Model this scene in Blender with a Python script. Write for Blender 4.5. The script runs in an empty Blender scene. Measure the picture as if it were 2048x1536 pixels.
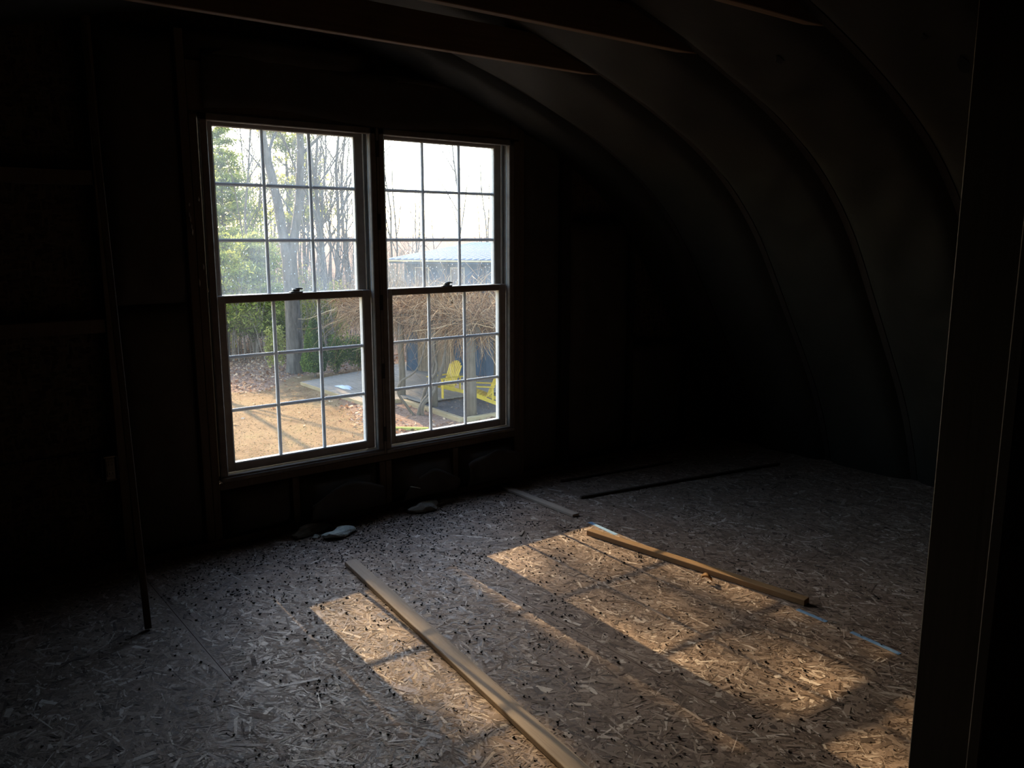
import bpy, bmesh, math, random
import numpy as np
from mathutils import Vector, Matrix, Euler

random.seed(7)
RNG = np.random.default_rng(11)
SC = bpy.context.scene
COL = SC.collection
R = math.radians

# ------------------------------------------------------------------ camera
cam_d = bpy.data.cameras.new('camera')
cam_d.sensor_width = 36.0
cam_d.lens = 1657.0 / 2048.0 * 36.0
cam_d.clip_start = 0.02
cam_d.clip_end = 600
cam = bpy.data.objects.new('camera', cam_d)
cam.location = (0.0, -4.048, 1.55)
cam.rotation_euler = (R(90 - 10.06), 0, R(-37.9))
COL.objects.link(cam)
SC.camera = cam

# ------------------------------------------------------------------ sky, sun, exposure
SUN_EL = R(23.8)
SUN_AZ = R(2.9)            # to the right of the window normal
w = bpy.data.worlds.new('sky')
SC.world = w
w.use_nodes = True
wn = w.node_tree.nodes
wl_ = w.node_tree.links
wn.clear()
sky = wn.new('ShaderNodeTexSky')
sky.sky_type = 'NISHITA'
sky.sun_disc = False
sky.sun_elevation = SUN_EL
sky.sun_rotation = SUN_AZ
sky.air_density = 1.0
sky.dust_density = 1.0
sky.ozone_density = 1.0
bg = wn.new('ShaderNodeBackground')
bg.inputs['Strength'].default_value = 0.98
wo = wn.new('ShaderNodeOutputWorld')
wl_.new(sky.outputs[0], bg.inputs['Color'])
wl_.new(bg.outputs[0], wo.inputs['Surface'])

sd = bpy.data.lights.new('sun', 'SUN')
sd.energy = 15.0
sd.angle = R(0.53)
sd.color = (1.0, 0.73, 0.43)
sun = bpy.data.objects.new('sun', sd)
sv = Vector((math.sin(SUN_AZ) * math.cos(SUN_EL), math.cos(SUN_AZ) * math.cos(SUN_EL), math.sin(SUN_EL)))
sun.rotation_euler = sv.to_track_quat('Z', 'Y').to_euler()
sun.location = (4, 30, 20)
COL.objects.link(sun)

SC.view_settings.view_transform = 'Standard'
SC.view_settings.look = 'None'
SC.view_settings.gamma = 1.0
SC.view_settings.use_curve_mapping = False
SC.view_settings.exposure = 0.10
SC.cycles.use_denoising = True
SC.cycles.max_bounces = 8
SC.cycles.diffuse_bounces = 4
SC.cycles.transparent_max_bounces = 16
SC.cycles.sample_clamp_indirect = 6.0

# ------------------------------------------------------------------ helpers
def link(o, parent=None):
    COL.objects.link(o)
    if parent is not None:
        o.parent = parent
    return o

def tag(o, label=None, cat=None, group=None, kind=None):
    if label: o['label'] = label
    if cat: o['category'] = cat
    if group: o['group'] = group
    if kind: o['kind'] = kind
    return o

def empty(name, loc=(0, 0, 0), rz=0.0, parent=None):
    o = bpy.data.objects.new(name, None)
    o.location = loc
    o.rotation_euler = (0, 0, rz)
    o.empty_display_size = 0.1
    return link(o, parent)

def copy_tree(o, parent=None):
    c = o.copy()
    link(c, parent)
    for ch in list(o.children):
        if ch is not c:
            copy_tree(ch, c)
    return c

class MB:
    """collects verts and faces and links them as one mesh object"""
    def __init__(s):
        s.v = []; s.f = []; s.c = []
    def add(s, vs, fs, col=None):
        b = len(s.v)
        s.v += [tuple(p) for p in vs]
        s.f += [tuple(b + i for i in f) for f in fs]
        s.c += [0.5 if col is None else col] * len(fs)
        return s
    def box(s, x0, x1, y0, y1, z0, z1, M=None, bev=0.0, col=None):
        if bev > 0:
            # chamfered box
            bm = bmesh.new()
            bmesh.ops.create_cube(bm, size=1.0)
            bmesh.ops.scale(bm, vec=(x1 - x0, y1 - y0, z1 - z0), verts=bm.verts)
            bmesh.ops.translate(bm, vec=((x0 + x1) / 2, (y0 + y1) / 2, (z0 + z1) / 2), verts=bm.verts)
            bmesh.ops.bevel(bm, geom=list(bm.edges), offset=bev, segments=1, affect='EDGES')
            bm.verts.ensure_lookup_table()
            vs = [v.co.copy() for v in bm.verts]
            fs = [[v.index for v in f.verts] for f in bm.faces]
            bm.free()
        else:
            vs = [Vector(p) for p in ((x0, y0, z0), (x1, y0, z0), (x1, y1, z0), (x0, y1, z0),
                                      (x0, y0, z1), (x1, y0, z1), (x1, y1, z1), (x0, y1, z1))]
            fs = [(0, 3, 2, 1), (4, 5, 6, 7), (0, 1, 5, 4), (1, 2, 6, 5), (2, 3, 7, 6), (3, 0, 4, 7)]
        if M is not None:
            vs = [M @ v for v in vs]
        return s.add(vs, fs, col)
    def tube(s, pts, rad, n=6, col=None, cap=True):
        pts = [Vector(p) for p in pts]
        k = len(pts)
        if not hasattr(rad, '__len__'):
            rad = [rad] * k
        vs = []; fs = []
        ref = None
        for i, p in enumerate(pts):
            t = (pts[min(i + 1, k - 1)] - pts[max(i - 1, 0)])
            if t.length < 1e-9: t = Vector((0, 0, 1))
            t.normalize()
            if ref is None:
                ref = Vector((1, 0, 0)) if abs(t.x) < .8 else Vector((0, 1, 0))
            a = ref - t * ref.dot(t)
            if a.length < 1e-6: a = t.orthogonal()
            a.normalize(); ref = a
            b = t.cross(a)
            for j in range(n):
                q = 2 * math.pi * j / n
                vs.append(p + (a * math.cos(q) + b * math.sin(q)) * rad[i])
        for i in range(k - 1):
            for j in range(n):
                fs.append((i * n + j, i * n + (j + 1) % n, (i + 1) * n + (j + 1) % n, (i + 1) * n + j))
        if cap:
            fs.append(tuple(range(n - 1, -1, -1)))
            fs.append(tuple((k - 1) * n + j for j in range(n)))
        return s.add(vs, fs, col)
    def build(s, name, mat, parent=None, smooth=False, attr=False):
        me = bpy.data.meshes.new(name)
        me.from_pydata(s.v, [], s.f)
        if attr:
            a = me.attributes.new('tone', 'FLOAT', 'FACE')
            a.data.foreach_set('value', np.array(s.c, dtype=np.float32))
        me.materials.append(mat)
        if smooth:
            me.polygons.foreach_set('use_smooth', [True] * len(me.polygons))
        me.update()
        return link(bpy.data.objects.new(name, me), parent)

def np_mesh(name, V, F, mat, parent=None, tone=None, smooth=False):
    """fast mesh from arrays; F is (n,3) or (n,4)"""
    me = bpy.data.meshes.new(name)
    n, k = F.shape
    me.vertices.add(len(V))
    me.vertices.foreach_set('co', np.ascontiguousarray(V, dtype=np.float32).ravel())
    me.loops.add(n * k)
    me.loops.foreach_set('vertex_index', np.ascontiguousarray(F, dtype=np.int32).ravel())
    me.polygons.add(n)
    me.polygons.foreach_set('loop_start', np.arange(0, n * k, k, dtype=np.int32))
    me.polygons.foreach_set('use_smooth', np.full(n, bool(smooth)))
    if tone is not None:
        a = me.attributes.new('tone', 'FLOAT', 'FACE')
        a.data.foreach_set('value', np.ascontiguousarray(tone, dtype=np.float32))
    me.materials.append(mat)
    me.update(calc_edges=True)
    me.validate()
    return link(bpy.data.objects.new(name, me), parent)

# ------------------------------------------------------------------ materials
def new_mat(name):
    m = bpy.data.materials.new(name)
    m.use_nodes = True
    nt = m.node_tree
    nt.nodes.clear()
    out = nt.nodes.new('ShaderNodeOutputMaterial')
    return m, nt, out

def ramp(nt, stops, fac):
    r = nt.nodes.new('ShaderNodeValToRGB')
    e = r.color_ramp.elements
    while len(e) < len(stops): e.new(0.5)
    for i, (p, c) in enumerate(stops):
        e[i].position = p
        e[i].color = (*c, 1)
    nt.links.new(fac, r.inputs['Fac'])
    return r.outputs['Color']

def coords(nt, scale=(1, 1, 1), rot=(0, 0, 0), which='Object'):
    tc = nt.nodes.new('ShaderNodeTexCoord')
    mp = nt.nodes.new('ShaderNodeMapping')
    mp.inputs['Scale'].default_value = scale
    mp.inputs['Rotation'].default_value = rot
    nt.links.new(tc.outputs[which], mp.inputs['Vector'])
    return mp.outputs[0]

def noise(nt, vec, scale, detail=4, rough=0.6):
    n = nt.nodes.new('ShaderNodeTexNoise')
    n.inputs['Scale'].default_value = scale
    n.inputs['Detail'].default_value = detail
    n.inputs['Roughness'].default_value = rough
    nt.links.new(vec, n.inputs['Vector'])
    return n.outputs['Fac']

def bump(nt, fac, dist, strength=1.0):
    b = nt.nodes.new('ShaderNodeBump')
    b.inputs['Distance'].default_value = dist
    b.inputs['Strength'].default_value = strength
    nt.links.new(fac, b.inputs['Height'])
    return b.outputs['Normal']

def principled(nt, out, color=None, rough=0.7, spec=0.3, normal=None, metallic=0.0):
    p = nt.nodes.new('ShaderNodeBsdfPrincipled')
    p.inputs['Roughness'].default_value = rough
    p.inputs['Specular IOR Level'].default_value = spec
    p.inputs['Metallic'].default_value = metallic
    if isinstance(color, tuple):
        p.inputs['Base Color'].default_value = (*color, 1)
    elif color is not None:
        nt.links.new(color, p.inputs['Base Color'])
    if normal is not None:
        nt.links.new(normal, p.inputs['Normal'])
    nt.links.new(p.outputs[0], out.inputs['Surface'])
    return p

def mat_noise(name, c0, c1, scale=8.0, stretch=(1, 1, 1), rough=0.8, spec=0.2, bd=0.002, detail=5, metallic=0.0):
    m, nt, out = new_mat(name)
    v = coords(nt, stretch)
    f = noise(nt, v, scale, detail)
    c = ramp(nt, [(0.3, c0), (0.7, c1)], f)
    principled(nt, out, c, rough, spec, bump(nt, f, bd) if bd else None, metallic)
    return m

def mat_wood(name, c0, c1, axis=0, rough=0.75, freq=60.0):
    m, nt, out = new_mat(name)
    st = [freq, freq, freq]; st[axis] = freq * 0.04
    v = coords(nt, tuple(st))
    f = noise(nt, v, 1.0, 6, 0.65)
    v2 = coords(nt, (3, 3, 3))
    f2 = noise(nt, v2, 1.0, 3)
    mx = nt.nodes.new('ShaderNodeMath'); mx.operation = 'MULTIPLY_ADD'
    nt.links.new(f2, mx.inputs[0]); mx.inputs[1].default_value = 0.4
    ml = nt.nodes.new('ShaderNodeMath'); ml.operation = 'MULTIPLY'
    nt.links.new(f, ml.inputs[0]); ml.inputs[1].default_value = 0.7
    nt.links.new(ml.outputs[0], mx.inputs[2])
    c = ramp(nt, [(0.35, c0), (0.7, c1)], mx.outputs[0])
    principled(nt, out, c, rough, 0.25, bump(nt, f, 0.0006))
    return m

def mat_tone(name, stops, rough=0.8, spec=0.2, transl=0.0, noise_scale=0.0, bd=0.0, rvar=False):
    """colour from the face attribute 'tone' """
    m, nt, out = new_mat(name)
    a = nt.nodes.new('ShaderNodeAttribute'); a.attribute_name = 'tone'
    fac = a.outputs['Fac']
    nrm = None
    if noise_scale:
        f = noise(nt, coords(nt), noise_scale, 5)
        ad = nt.nodes.new('ShaderNodeMath'); ad.operation = 'MULTIPLY_ADD'
        nt.links.new(f, ad.inputs[0]); ad.inputs[1].default_value = 0.25
        sb = nt.nodes.new('ShaderNodeMath'); sb.operation = 'SUBTRACT'
        nt.links.new(fac, sb.inputs[0]); sb.inputs[1].default_value = 0.125
        nt.links.new(sb.outputs[0], ad.inputs[2])
        fac = ad.outputs[0]
        if bd: nrm = bump(nt, f, bd)
    c = ramp(nt, stops, fac)
    p = principled(nt, out, c, rough, spec, nrm)
    if rvar:                                   # every strand has its own gloss
        ml = nt.nodes.new('ShaderNodeMath'); ml.operation = 'MULTIPLY'; ml.inputs[1].default_value = 37.0
        nt.links.new(a.outputs['Fac'], ml.inputs[0])
        fr = nt.nodes.new('ShaderNodeMath'); fr.operation = 'FRACT'; nt.links.new(ml.outputs[0], fr.inputs[0])
        mr = nt.nodes.new('ShaderNodeMapRange'); mr.inputs['To Min'].default_value = 0.46; mr.inputs['To Max'].default_value = 0.85
        nt.links.new(fr.outputs[0], mr.inputs['Value']); nt.links.new(mr.outputs[0], p.inputs['Roughness'])
    if transl:
        t = nt.nodes.new('ShaderNodeBsdfTranslucent')
        nt.links.new(c, t.inputs['Color'])
        mx = nt.nodes.new('ShaderNodeMixShader'); mx.inputs[0].default_value = transl
        nt.links.new(p.outputs[0], mx.inputs[1]); nt.links.new(t.outputs[0], mx.inputs[2])
        nt.links.new(mx.outputs[0], out.inputs['Surface'])
    return m

def mat_osb_wall(name, dark, light):
    m, nt, out = new_mat(name)
    v = coords(nt, (28, 90, 90), (0, 0.5, 0.2))
    vo = nt.nodes.new('ShaderNodeTexVoronoi'); vo.inputs['Scale'].default_value = 1.0
    nt.links.new(v, vo.inputs['Vector'])
    v2 = coords(nt, (90, 90, 24), (0, 0.6, 0))
    vo2 = nt.nodes.new('ShaderNodeTexVoronoi'); vo2.inputs['Scale'].default_value = 1.0
    nt.links.new(v2, vo2.inputs['Vector'])
    s1 = nt.nodes.new('ShaderNodeSeparateColor'); nt.links.new(vo.outputs['Color'], s1.inputs[0])
    s2 = nt.nodes.new('ShaderNodeSeparateColor'); nt.links.new(vo2.outputs['Color'], s2.inputs[0])
    mx = nt.nodes.new('ShaderNodeMath'); mx.operation = 'MAXIMUM'
    nt.links.new(s1.outputs[0], mx.inputs[0]); nt.links.new(s2.outputs[1], mx.inputs[1])
    c = ramp(nt, [(0.25, dark), (1.0, light)], mx.outputs[0])
    principled(nt, out, c, 0.85, 0.1, bump(nt, mx.outputs[0], 0.0008))
    return m

def mat_glass(name, film, specks):
    """clear pane carrying a thin film of dust and dried water spots that scatters daylight"""
    m, nt, out = new_mat(name)
    tr = nt.nodes.new('ShaderNodeBsdfTransparent')
    tr.inputs['Color'].default_value = (0.93, 0.96, 0.95, 1)
    gl = nt.nodes.new('ShaderNodeBsdfGlossy'); gl.inputs['Roughness'].default_value = 0.02
    fr = nt.nodes.new('ShaderNodeFresnel'); fr.inputs['IOR'].default_value = 1.3
    m1 = nt.nodes.new('ShaderNodeMixShader')
    nt.links.new(fr.outputs[0], m1.inputs[0]); nt.links.new(tr.outputs[0], m1.inputs[1]); nt.links.new(gl.outputs[0], m1.inputs[2])
    tl = nt.nodes.new('ShaderNodeBsdfTranslucent'); tl.inputs['Color'].default_value = (0.68, 0.84, 1.0, 1)
    f = noise(nt, coords(nt, (6, 6, 2.2)), 1.0, 6, 0.7)
    mr = nt.nodes.new('ShaderNodeMapRange')
    mr.inputs['From Min'].default_value = 0.3; mr.inputs['From Max'].default_value = 0.75
    mr.inputs['To Min'].default_value = film * 0.5; mr.inputs['To Max'].default_value = film * 1.6
    nt.links.new(f, mr.inputs['Value'])
    vo = nt.nodes.new('ShaderNodeTexVoronoi'); vo.inputs['Scale'].default_value = 1.0
    nt.links.new(coords(nt, (110, 110, 60)), vo.inputs['Vector'])
    ms = nt.nodes.new('ShaderNodeMapRange')
    ms.inputs['From Min'].default_value = 0.22; ms.inputs['From Max'].default_value = 0.12
    ms.inputs['To Min'].default_value = 0.0; ms.inputs['To Max'].default_value = specks
    nt.links.new(vo.outputs['Distance'], ms.inputs['Value'])
    sp = nt.nodes.new('ShaderNodeSeparateColor'); nt.links.new(vo.outputs['Color'], sp.inputs[0])
    gt = nt.nodes.new('ShaderNodeMath'); gt.operation = 'GREATER_THAN'; gt.inputs[1].default_value = 0.72
    nt.links.new(sp.outputs[0], gt.inputs[0])
    mu = nt.nodes.new('ShaderNodeMath'); mu.operation = 'MULTIPLY'
    nt.links.new(ms.outputs[0], mu.inputs[0]); nt.links.new(gt.outputs[0], mu.inputs[1])
    ad = nt.nodes.new('ShaderNodeMath'); ad.operation = 'ADD'; ad.use_clamp = True
    nt.links.new(mr.outputs[0], ad.inputs[0]); nt.links.new(mu.outputs[0], ad.inputs[1])
    m2 = nt.nodes.new('ShaderNodeMixShader')
    nt.links.new(ad.outputs[0], m2.inputs[0]); nt.links.new(m1.outputs[0], m2.inputs[1]); nt.links.new(tl.outputs[0], m2.inputs[2])
    nt.links.new(m2.outputs[0], out.inputs['Surface'])
    return m

M = {}
M['osb'] = mat_tone('osb_floor', [(0.0, (0.060, 0.037, 0.025)), (0.35, (0.190, 0.128, 0.092)), (0.75, (0.315, 0.228, 0.170)), (1.0, (0.62, 0.52, 0.43))],
                    rough=0.62, spec=0.40, noise_scale=70.0, rvar=True, bd=0.0010)
M['osb_wall'] = mat_osb_wall('osb_sheathing', (0.040, 0.029, 0.020), (0.125, 0.092, 0.062))
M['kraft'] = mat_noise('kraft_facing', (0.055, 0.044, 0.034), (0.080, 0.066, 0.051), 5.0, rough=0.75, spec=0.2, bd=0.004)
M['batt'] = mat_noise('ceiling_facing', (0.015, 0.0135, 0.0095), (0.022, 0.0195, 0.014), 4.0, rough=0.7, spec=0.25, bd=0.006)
M['stud'] = mat_wood('framing_lumber', (0.085, 0.058, 0.037), (0.135, 0.095, 0.063), axis=2)
M['tie'] = mat_wood('tie_lumber', (0.12, 0.073, 0.045), (0.19, 0.122, 0.077), axis=0)
M['shaded_wood'] = mat_wood('shadowed_lumber', (0.016, 0.012, 0.009), (0.028, 0.021, 0.016), axis=2)  # framing lumber again, with the shade put into a darker colour
M['vinyl'] = mat_noise('window_vinyl', (0.36, 0.39, 0.41), (0.45, 0.48, 0.50), 30, rough=0.45, spec=0.4, bd=0.0003)
def mat_muntin():
    m, nt, out = new_mat('muntin_vinyl')
    f = noise(nt, coords(nt), 30, 3)
    c = ramp(nt, [(0.3, (0.66, 0.70, 0.74)), (0.7, (0.74, 0.78, 0.82))], f)
    p = principled(nt, out, c, 0.45, 0.4)
    t = nt.nodes.new('ShaderNodeBsdfTranslucent'); nt.links.new(c, t.inputs['Color'])
    mx = nt.nodes.new('ShaderNodeMixShader'); mx.inputs[0].default_value = 0.16
    nt.links.new(p.outputs[0], mx.inputs[1]); nt.links.new(t.outputs[0], mx.inputs[2])
    nt.links.new(mx.outputs[0], out.inputs['Surface'])
    return m
M['muntin'] = mat_muntin()
M['sash_wood'] = mat_noise('sash_primed', (0.30, 0.265, 0.24), (0.38, 0.34, 0.31), 20, rough=0.5, spec=0.3, bd=0.0003)
M['jamb'] = mat_noise('jamb_wood', (0.15, 0.13, 0.112), (0.21, 0.185, 0.16), 20, rough=0.6, spec=0.25, bd=0.0004)
M['latch'] = mat_noise('latch_metal', (0.30, 0.31, 0.30), (0.42, 0.42, 0.40), 40, rough=0.4, spec=0.5, bd=0)
M['black_metal'] = mat_noise('strap_metal', (0.02, 0.02, 0.02), (0.035, 0.033, 0.03), 40, rough=0.6, spec=0.3, bd=0)
M['glass_up'] = mat_glass('dusty_glass', 0.085, 0.5)
M['glass_low'] = mat_glass('clean_glass', 0.013, 0.05)
M['plank'] = mat_wood('pale_plank', (0.27, 0.205, 0.155), (0.40, 0.32, 0.25), axis=1, freq=80)
M['plank_brown'] = mat_wood('brown_plank', (0.19, 0.105, 0.045), (0.28, 0.165, 0.075), axis=1, freq=80)
M['plank_dark'] = mat_wood('dark_strip', (0.05, 0.036, 0.026), (0.09, 0.066, 0.048), axis=0, freq=80)
M['stick'] = mat_wood('leaning_wood', (0.07, 0.048, 0.032), (0.11, 0.078, 0.052), axis=2, freq=80)
M['bug'] = mat_noise('insect_shell', (0.012, 0.009, 0.007), (0.030, 0.020, 0.013), 300, rough=0.5, spec=0.4, bd=0)
M['print'] = mat_noise('blue_print', (0.13, 0.25, 0.42), (0.24, 0.38, 0.55), 60, rough=0.8, bd=0)
M['foam'] = mat_noise('foam_scrap', (0.40, 0.42, 0.36), (0.58, 0.60, 0.53), 45, rough=0.9, bd=0.006)
M['paper'] = mat_noise('paper_scrap', (0.20, 0.175, 0.14), (0.30, 0.265, 0.22), 25, rough=0.85, bd=0.004)
M['paper_dark'] = mat_noise('dirty_scrap', (0.12, 0.095, 0.065), (0.20, 0.165, 0.115), 25, rough=0.9, bd=0.005)
M['cream'] = mat_noise('cream_plastic', (0.20, 0.175, 0.125), (0.26, 0.23, 0.17), 20, rough=0.4, spec=0.4, bd=0)
M['slot'] = mat_noise('socket_slot', (0.01, 0.01, 0.01), (0.02, 0.02, 0.02), 20, rough=0.6, bd=0)
M['blue_box'] = mat_noise('box_plastic', (0.03, 0.04, 0.06), (0.05, 0.06, 0.09), 20, rough=0.5, bd=0)
M['caulk'] = mat_noise('dried_caulk', (0.50, 0.48, 0.44), (0.62, 0.60, 0.56), 60, rough=0.8, bd=0.001)
M['straw'] = mat_noise('straw', (0.45, 0.42, 0.30), (0.55, 0.52, 0.40), 60, rough=0.8, bd=0)
M['leaf_in'] = mat_noise('dry_leaf_indoor', (0.30, 0.16, 0.07), (0.42, 0.25, 0.12), 60, rough=0.8, bd=0)
M['siding_out'] = mat_noise('outer_siding', (0.25, 0.24, 0.22), (0.32, 0.31, 0.29), 6, rough=0.8, bd=0)
# outside
M['bark'] = mat_noise('grey_bark', (0.055, 0.045, 0.037), (0.165, 0.138, 0.112), 7, (1, 1, 0.22), rough=0.9, bd=0.03)
M['bark_dark'] = mat_noise('dark_bark', (0.09, 0.07, 0.055), (0.18, 0.145, 0.115), 14, (1, 1, 0.25), rough=0.9, bd=0.02)
M['twig'] = mat_noise('bare_twigs', (0.17, 0.135, 0.105), (0.29, 0.235, 0.185), 3, rough=0.9, bd=0)
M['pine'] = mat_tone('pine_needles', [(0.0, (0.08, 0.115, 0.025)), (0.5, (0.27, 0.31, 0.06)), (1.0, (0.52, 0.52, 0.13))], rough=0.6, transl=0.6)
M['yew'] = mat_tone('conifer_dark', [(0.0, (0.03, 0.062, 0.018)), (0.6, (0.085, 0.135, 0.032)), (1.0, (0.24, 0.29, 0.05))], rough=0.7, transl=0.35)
M['shrub'] = mat_tone('shrub_leaves', [(0.0, (0.13, 0.14, 0.035)), (0.5, (0.31, 0.32, 0.08)), (1.0, (0.55, 0.52, 0.16))], rough=0.6, transl=0.6)
M['vine'] = mat_tone('dry_vines', [(0.0, (0.075, 0.040, 0.024)), (0.5, (0.25, 0.145, 0.078)), (1.0, (0.60, 0.42, 0.24))], rough=0.8)
M['leaf'] = mat_tone('fallen_leaves', [(0.0, (0.13, 0.055, 0.03)), (0.5, (0.33, 0.17, 0.09)), (1.0, (0.62, 0.45, 0.30))], rough=0.7, transl=0.25)
M['grass'] = mat_tone('winter_grass', [(0.0, (0.15, 0.095, 0.04)), (0.6, (0.27, 0.185, 0.085)), (1.0, (0.26, 0.22, 0.08))], rough=0.8, transl=0.3)
M['deck'] = mat_wood('weathered_deck', (0.15, 0.125, 0.098), (0.27, 0.23, 0.185), axis=1, freq=18)
M['timber'] = mat_wood('border_timber', (0.22, 0.155, 0.08), (0.36, 0.265, 0.145), axis=1, freq=18)
M['moss'] = mat_wood('mossy_timber', (0.28, 0.27, 0.05), (0.45, 0.42, 0.10), axis=0, freq=18)
M['post'] = mat_wood('pergola_post', (0.065, 0.050, 0.035), (0.155, 0.122, 0.088), axis=2, freq=18)
M['yellow'] = mat_noise('yellow_paint', (0.50, 0.325, 0.020), (0.62, 0.42, 0.035), 8, rough=0.5, spec=0.35, bd=0)
M['blue_wall'] = mat_noise('blue_siding', (0.036, 0.062, 0.098), (0.060, 0.092, 0.138), 5, (1, 1, .3), rough=0.8, bd=0)
M['metal_roof'] = mat_noise('metal_roofing', (0.055, 0.075, 0.125), (0.08, 0.105, 0.165), 3, rough=0.8, spec=0.06, bd=0)
M['rib'] = mat_noise('sunlit_rib_metal', (0.34, 0.36, 0.40), (0.42, 0.44, 0.48), 3, rough=0.45, spec=0.4, bd=0)  # paler than the roofing: the ribs' sunlit sides are put into the colour
M['fascia'] = mat_noise('tan_fascia', (0.46, 0.36, 0.20), (0.58, 0.46, 0.28), 8, rough=0.7, bd=0)
M['brown_frame'] = mat_noise('tan_window_trim', (0.42, 0.34, 0.26), (0.52, 0.43, 0.34), 8, rough=0.7, bd=0)
M['dark_pane'] = mat_noise('curtained_pane', (0.12, 0.09, 0.085), (0.18, 0.14, 0.13), 4, rough=0.35, spec=0.4, bd=0)
M['brown_board'] = mat_wood('brown_boards', (0.16, 0.11, 0.07), (0.27, 0.195, 0.13), axis=2, freq=18)
M['soil'] = mat_noise('dark_mulch', (0.035, 0.032, 0.034), (0.10, 0.09, 0.09), 14, rough=0.95, bd=0.03)
M['snow'] = mat_noise('old_snow', (0.42, 0.47, 0.54), (0.58, 0.62, 0.67), 8, rough=0.7, bd=0.01)

def mat_ground():
    m, nt, out = new_mat('winter_lawn')
    v = coords(nt)
    f1 = noise(nt, v, 1.1, 6, 0.65)
    f2 = noise(nt, v, 14.0, 5, 0.7)
    lawn = ramp(nt, [(0.30, (0.155, 0.093, 0.046)), (0.52, (0.25, 0.160, 0.083)), (0.75, (0.25, 0.178, 0.085))], f1)
    lit = ramp(nt, [(0.25, (0.10, 0.058, 0.04)), (0.5, (0.24, 0.145, 0.10)), (0.75, (0.43, 0.30, 0.22))], f2)
    a = nt.nodes.new('ShaderNodeAttribute'); a.attribute_name = 'litter'
    ad = nt.nodes.new('ShaderNodeMath'); ad.operation = 'MULTIPLY_ADD'
    nt.links.new(f2, ad.inputs[0]); ad.inputs[1].default_value = 0.8; nt.links.new(a.outputs['Fac'], ad.inputs[2])
    mr = nt.nodes.new('ShaderNodeMapRange')
    mr.inputs['From Min'].default_value = 0.75; mr.inputs['From Max'].default_value = 1.05
    nt.links.new(ad.outputs[0], mr.inputs['Value'])
    mx = nt.nodes.new('ShaderNodeMix'); mx.data_type = 'RGBA'
    nt.links.new(mr.outputs[0], mx.inputs[0]); nt.links.new(lawn, mx.inputs[6]); nt.links.new(lit, mx.inputs[7])
    principled(nt, out, mx.outputs[2], 0.95, 0.1, bump(nt, f2, 0.05))
    return m
M['ground'] = mat_ground()

# ------------------------------------------------------------------ room dimensions
XC = 1.6                                   # ridge line of the arched roof
_AD = np.array([0.0, .40, .80, 1.12, 1.45, 1.80, 2.13, 2.40, 2.67, 2.85, 3.02, 3.22, 3.39, 3.52, 3.62, 3.66])
_AZ = np.array([2.62, 2.595, 2.50, 2.405, 2.295, 2.16, 2.0, 1.82, 1.56, 1.30, 1.06, .78, .53, .27, 0.0, -.12])
def arch_pts(n=44):
    """points (x,z) along the right half, from ridge to floor, evenly spaced by length"""
    s = np.concatenate([[0], np.cumsum(np.hypot(np.diff(_AD), np.diff(_AZ)))])
    t = np.linspace(0, s[-1], n)
    d = np.interp(t, s, _AD); z = np.interp(t, s, _AZ)
    for _ in range(3):                      # soften the kinks
        d[1:-1] = .25 * d[:-2] + .5 * d[1:-1] + .25 * d[2:]
        z[1:-1] = .25 * z[:-2] + .5 * z[1:-1] + .25 * z[2:]
    return d, z
AD, AZ = arch_pts()
ARCH = [(XC - d, z) for d, z in zip(AD[::-1], AZ[::-1])] + [(XC + d, z) for d, z in zip(AD[1:], AZ[1:])]
ARCH = np.array(ARCH)                       # left foot .. ridge .. right foot
_t = np.gradient(ARCH, axis=0); _t /= np.linalg.norm(_t, axis=1)[:, None]
ANRM = np.stack([_t[:, 1], -_t[:, 0]], 1)   # points inward (down at the ridge)
def arch_z(x): return float(np.interp(abs(x - XC), AD, AZ))
YB = -6.2                                   # wall behind the camera
WT = 0.14

# ------------------------------------------------------------------ floor: OSB sheets with strands
fl = MB().box(XC - 4.0, XC + 4.0, YB + .001, .0915, -0.10, -0.019).build('floor', M['stud'])
tag(fl, 'floor of strewn oriented strand board sheets', kind='structure')

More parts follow.
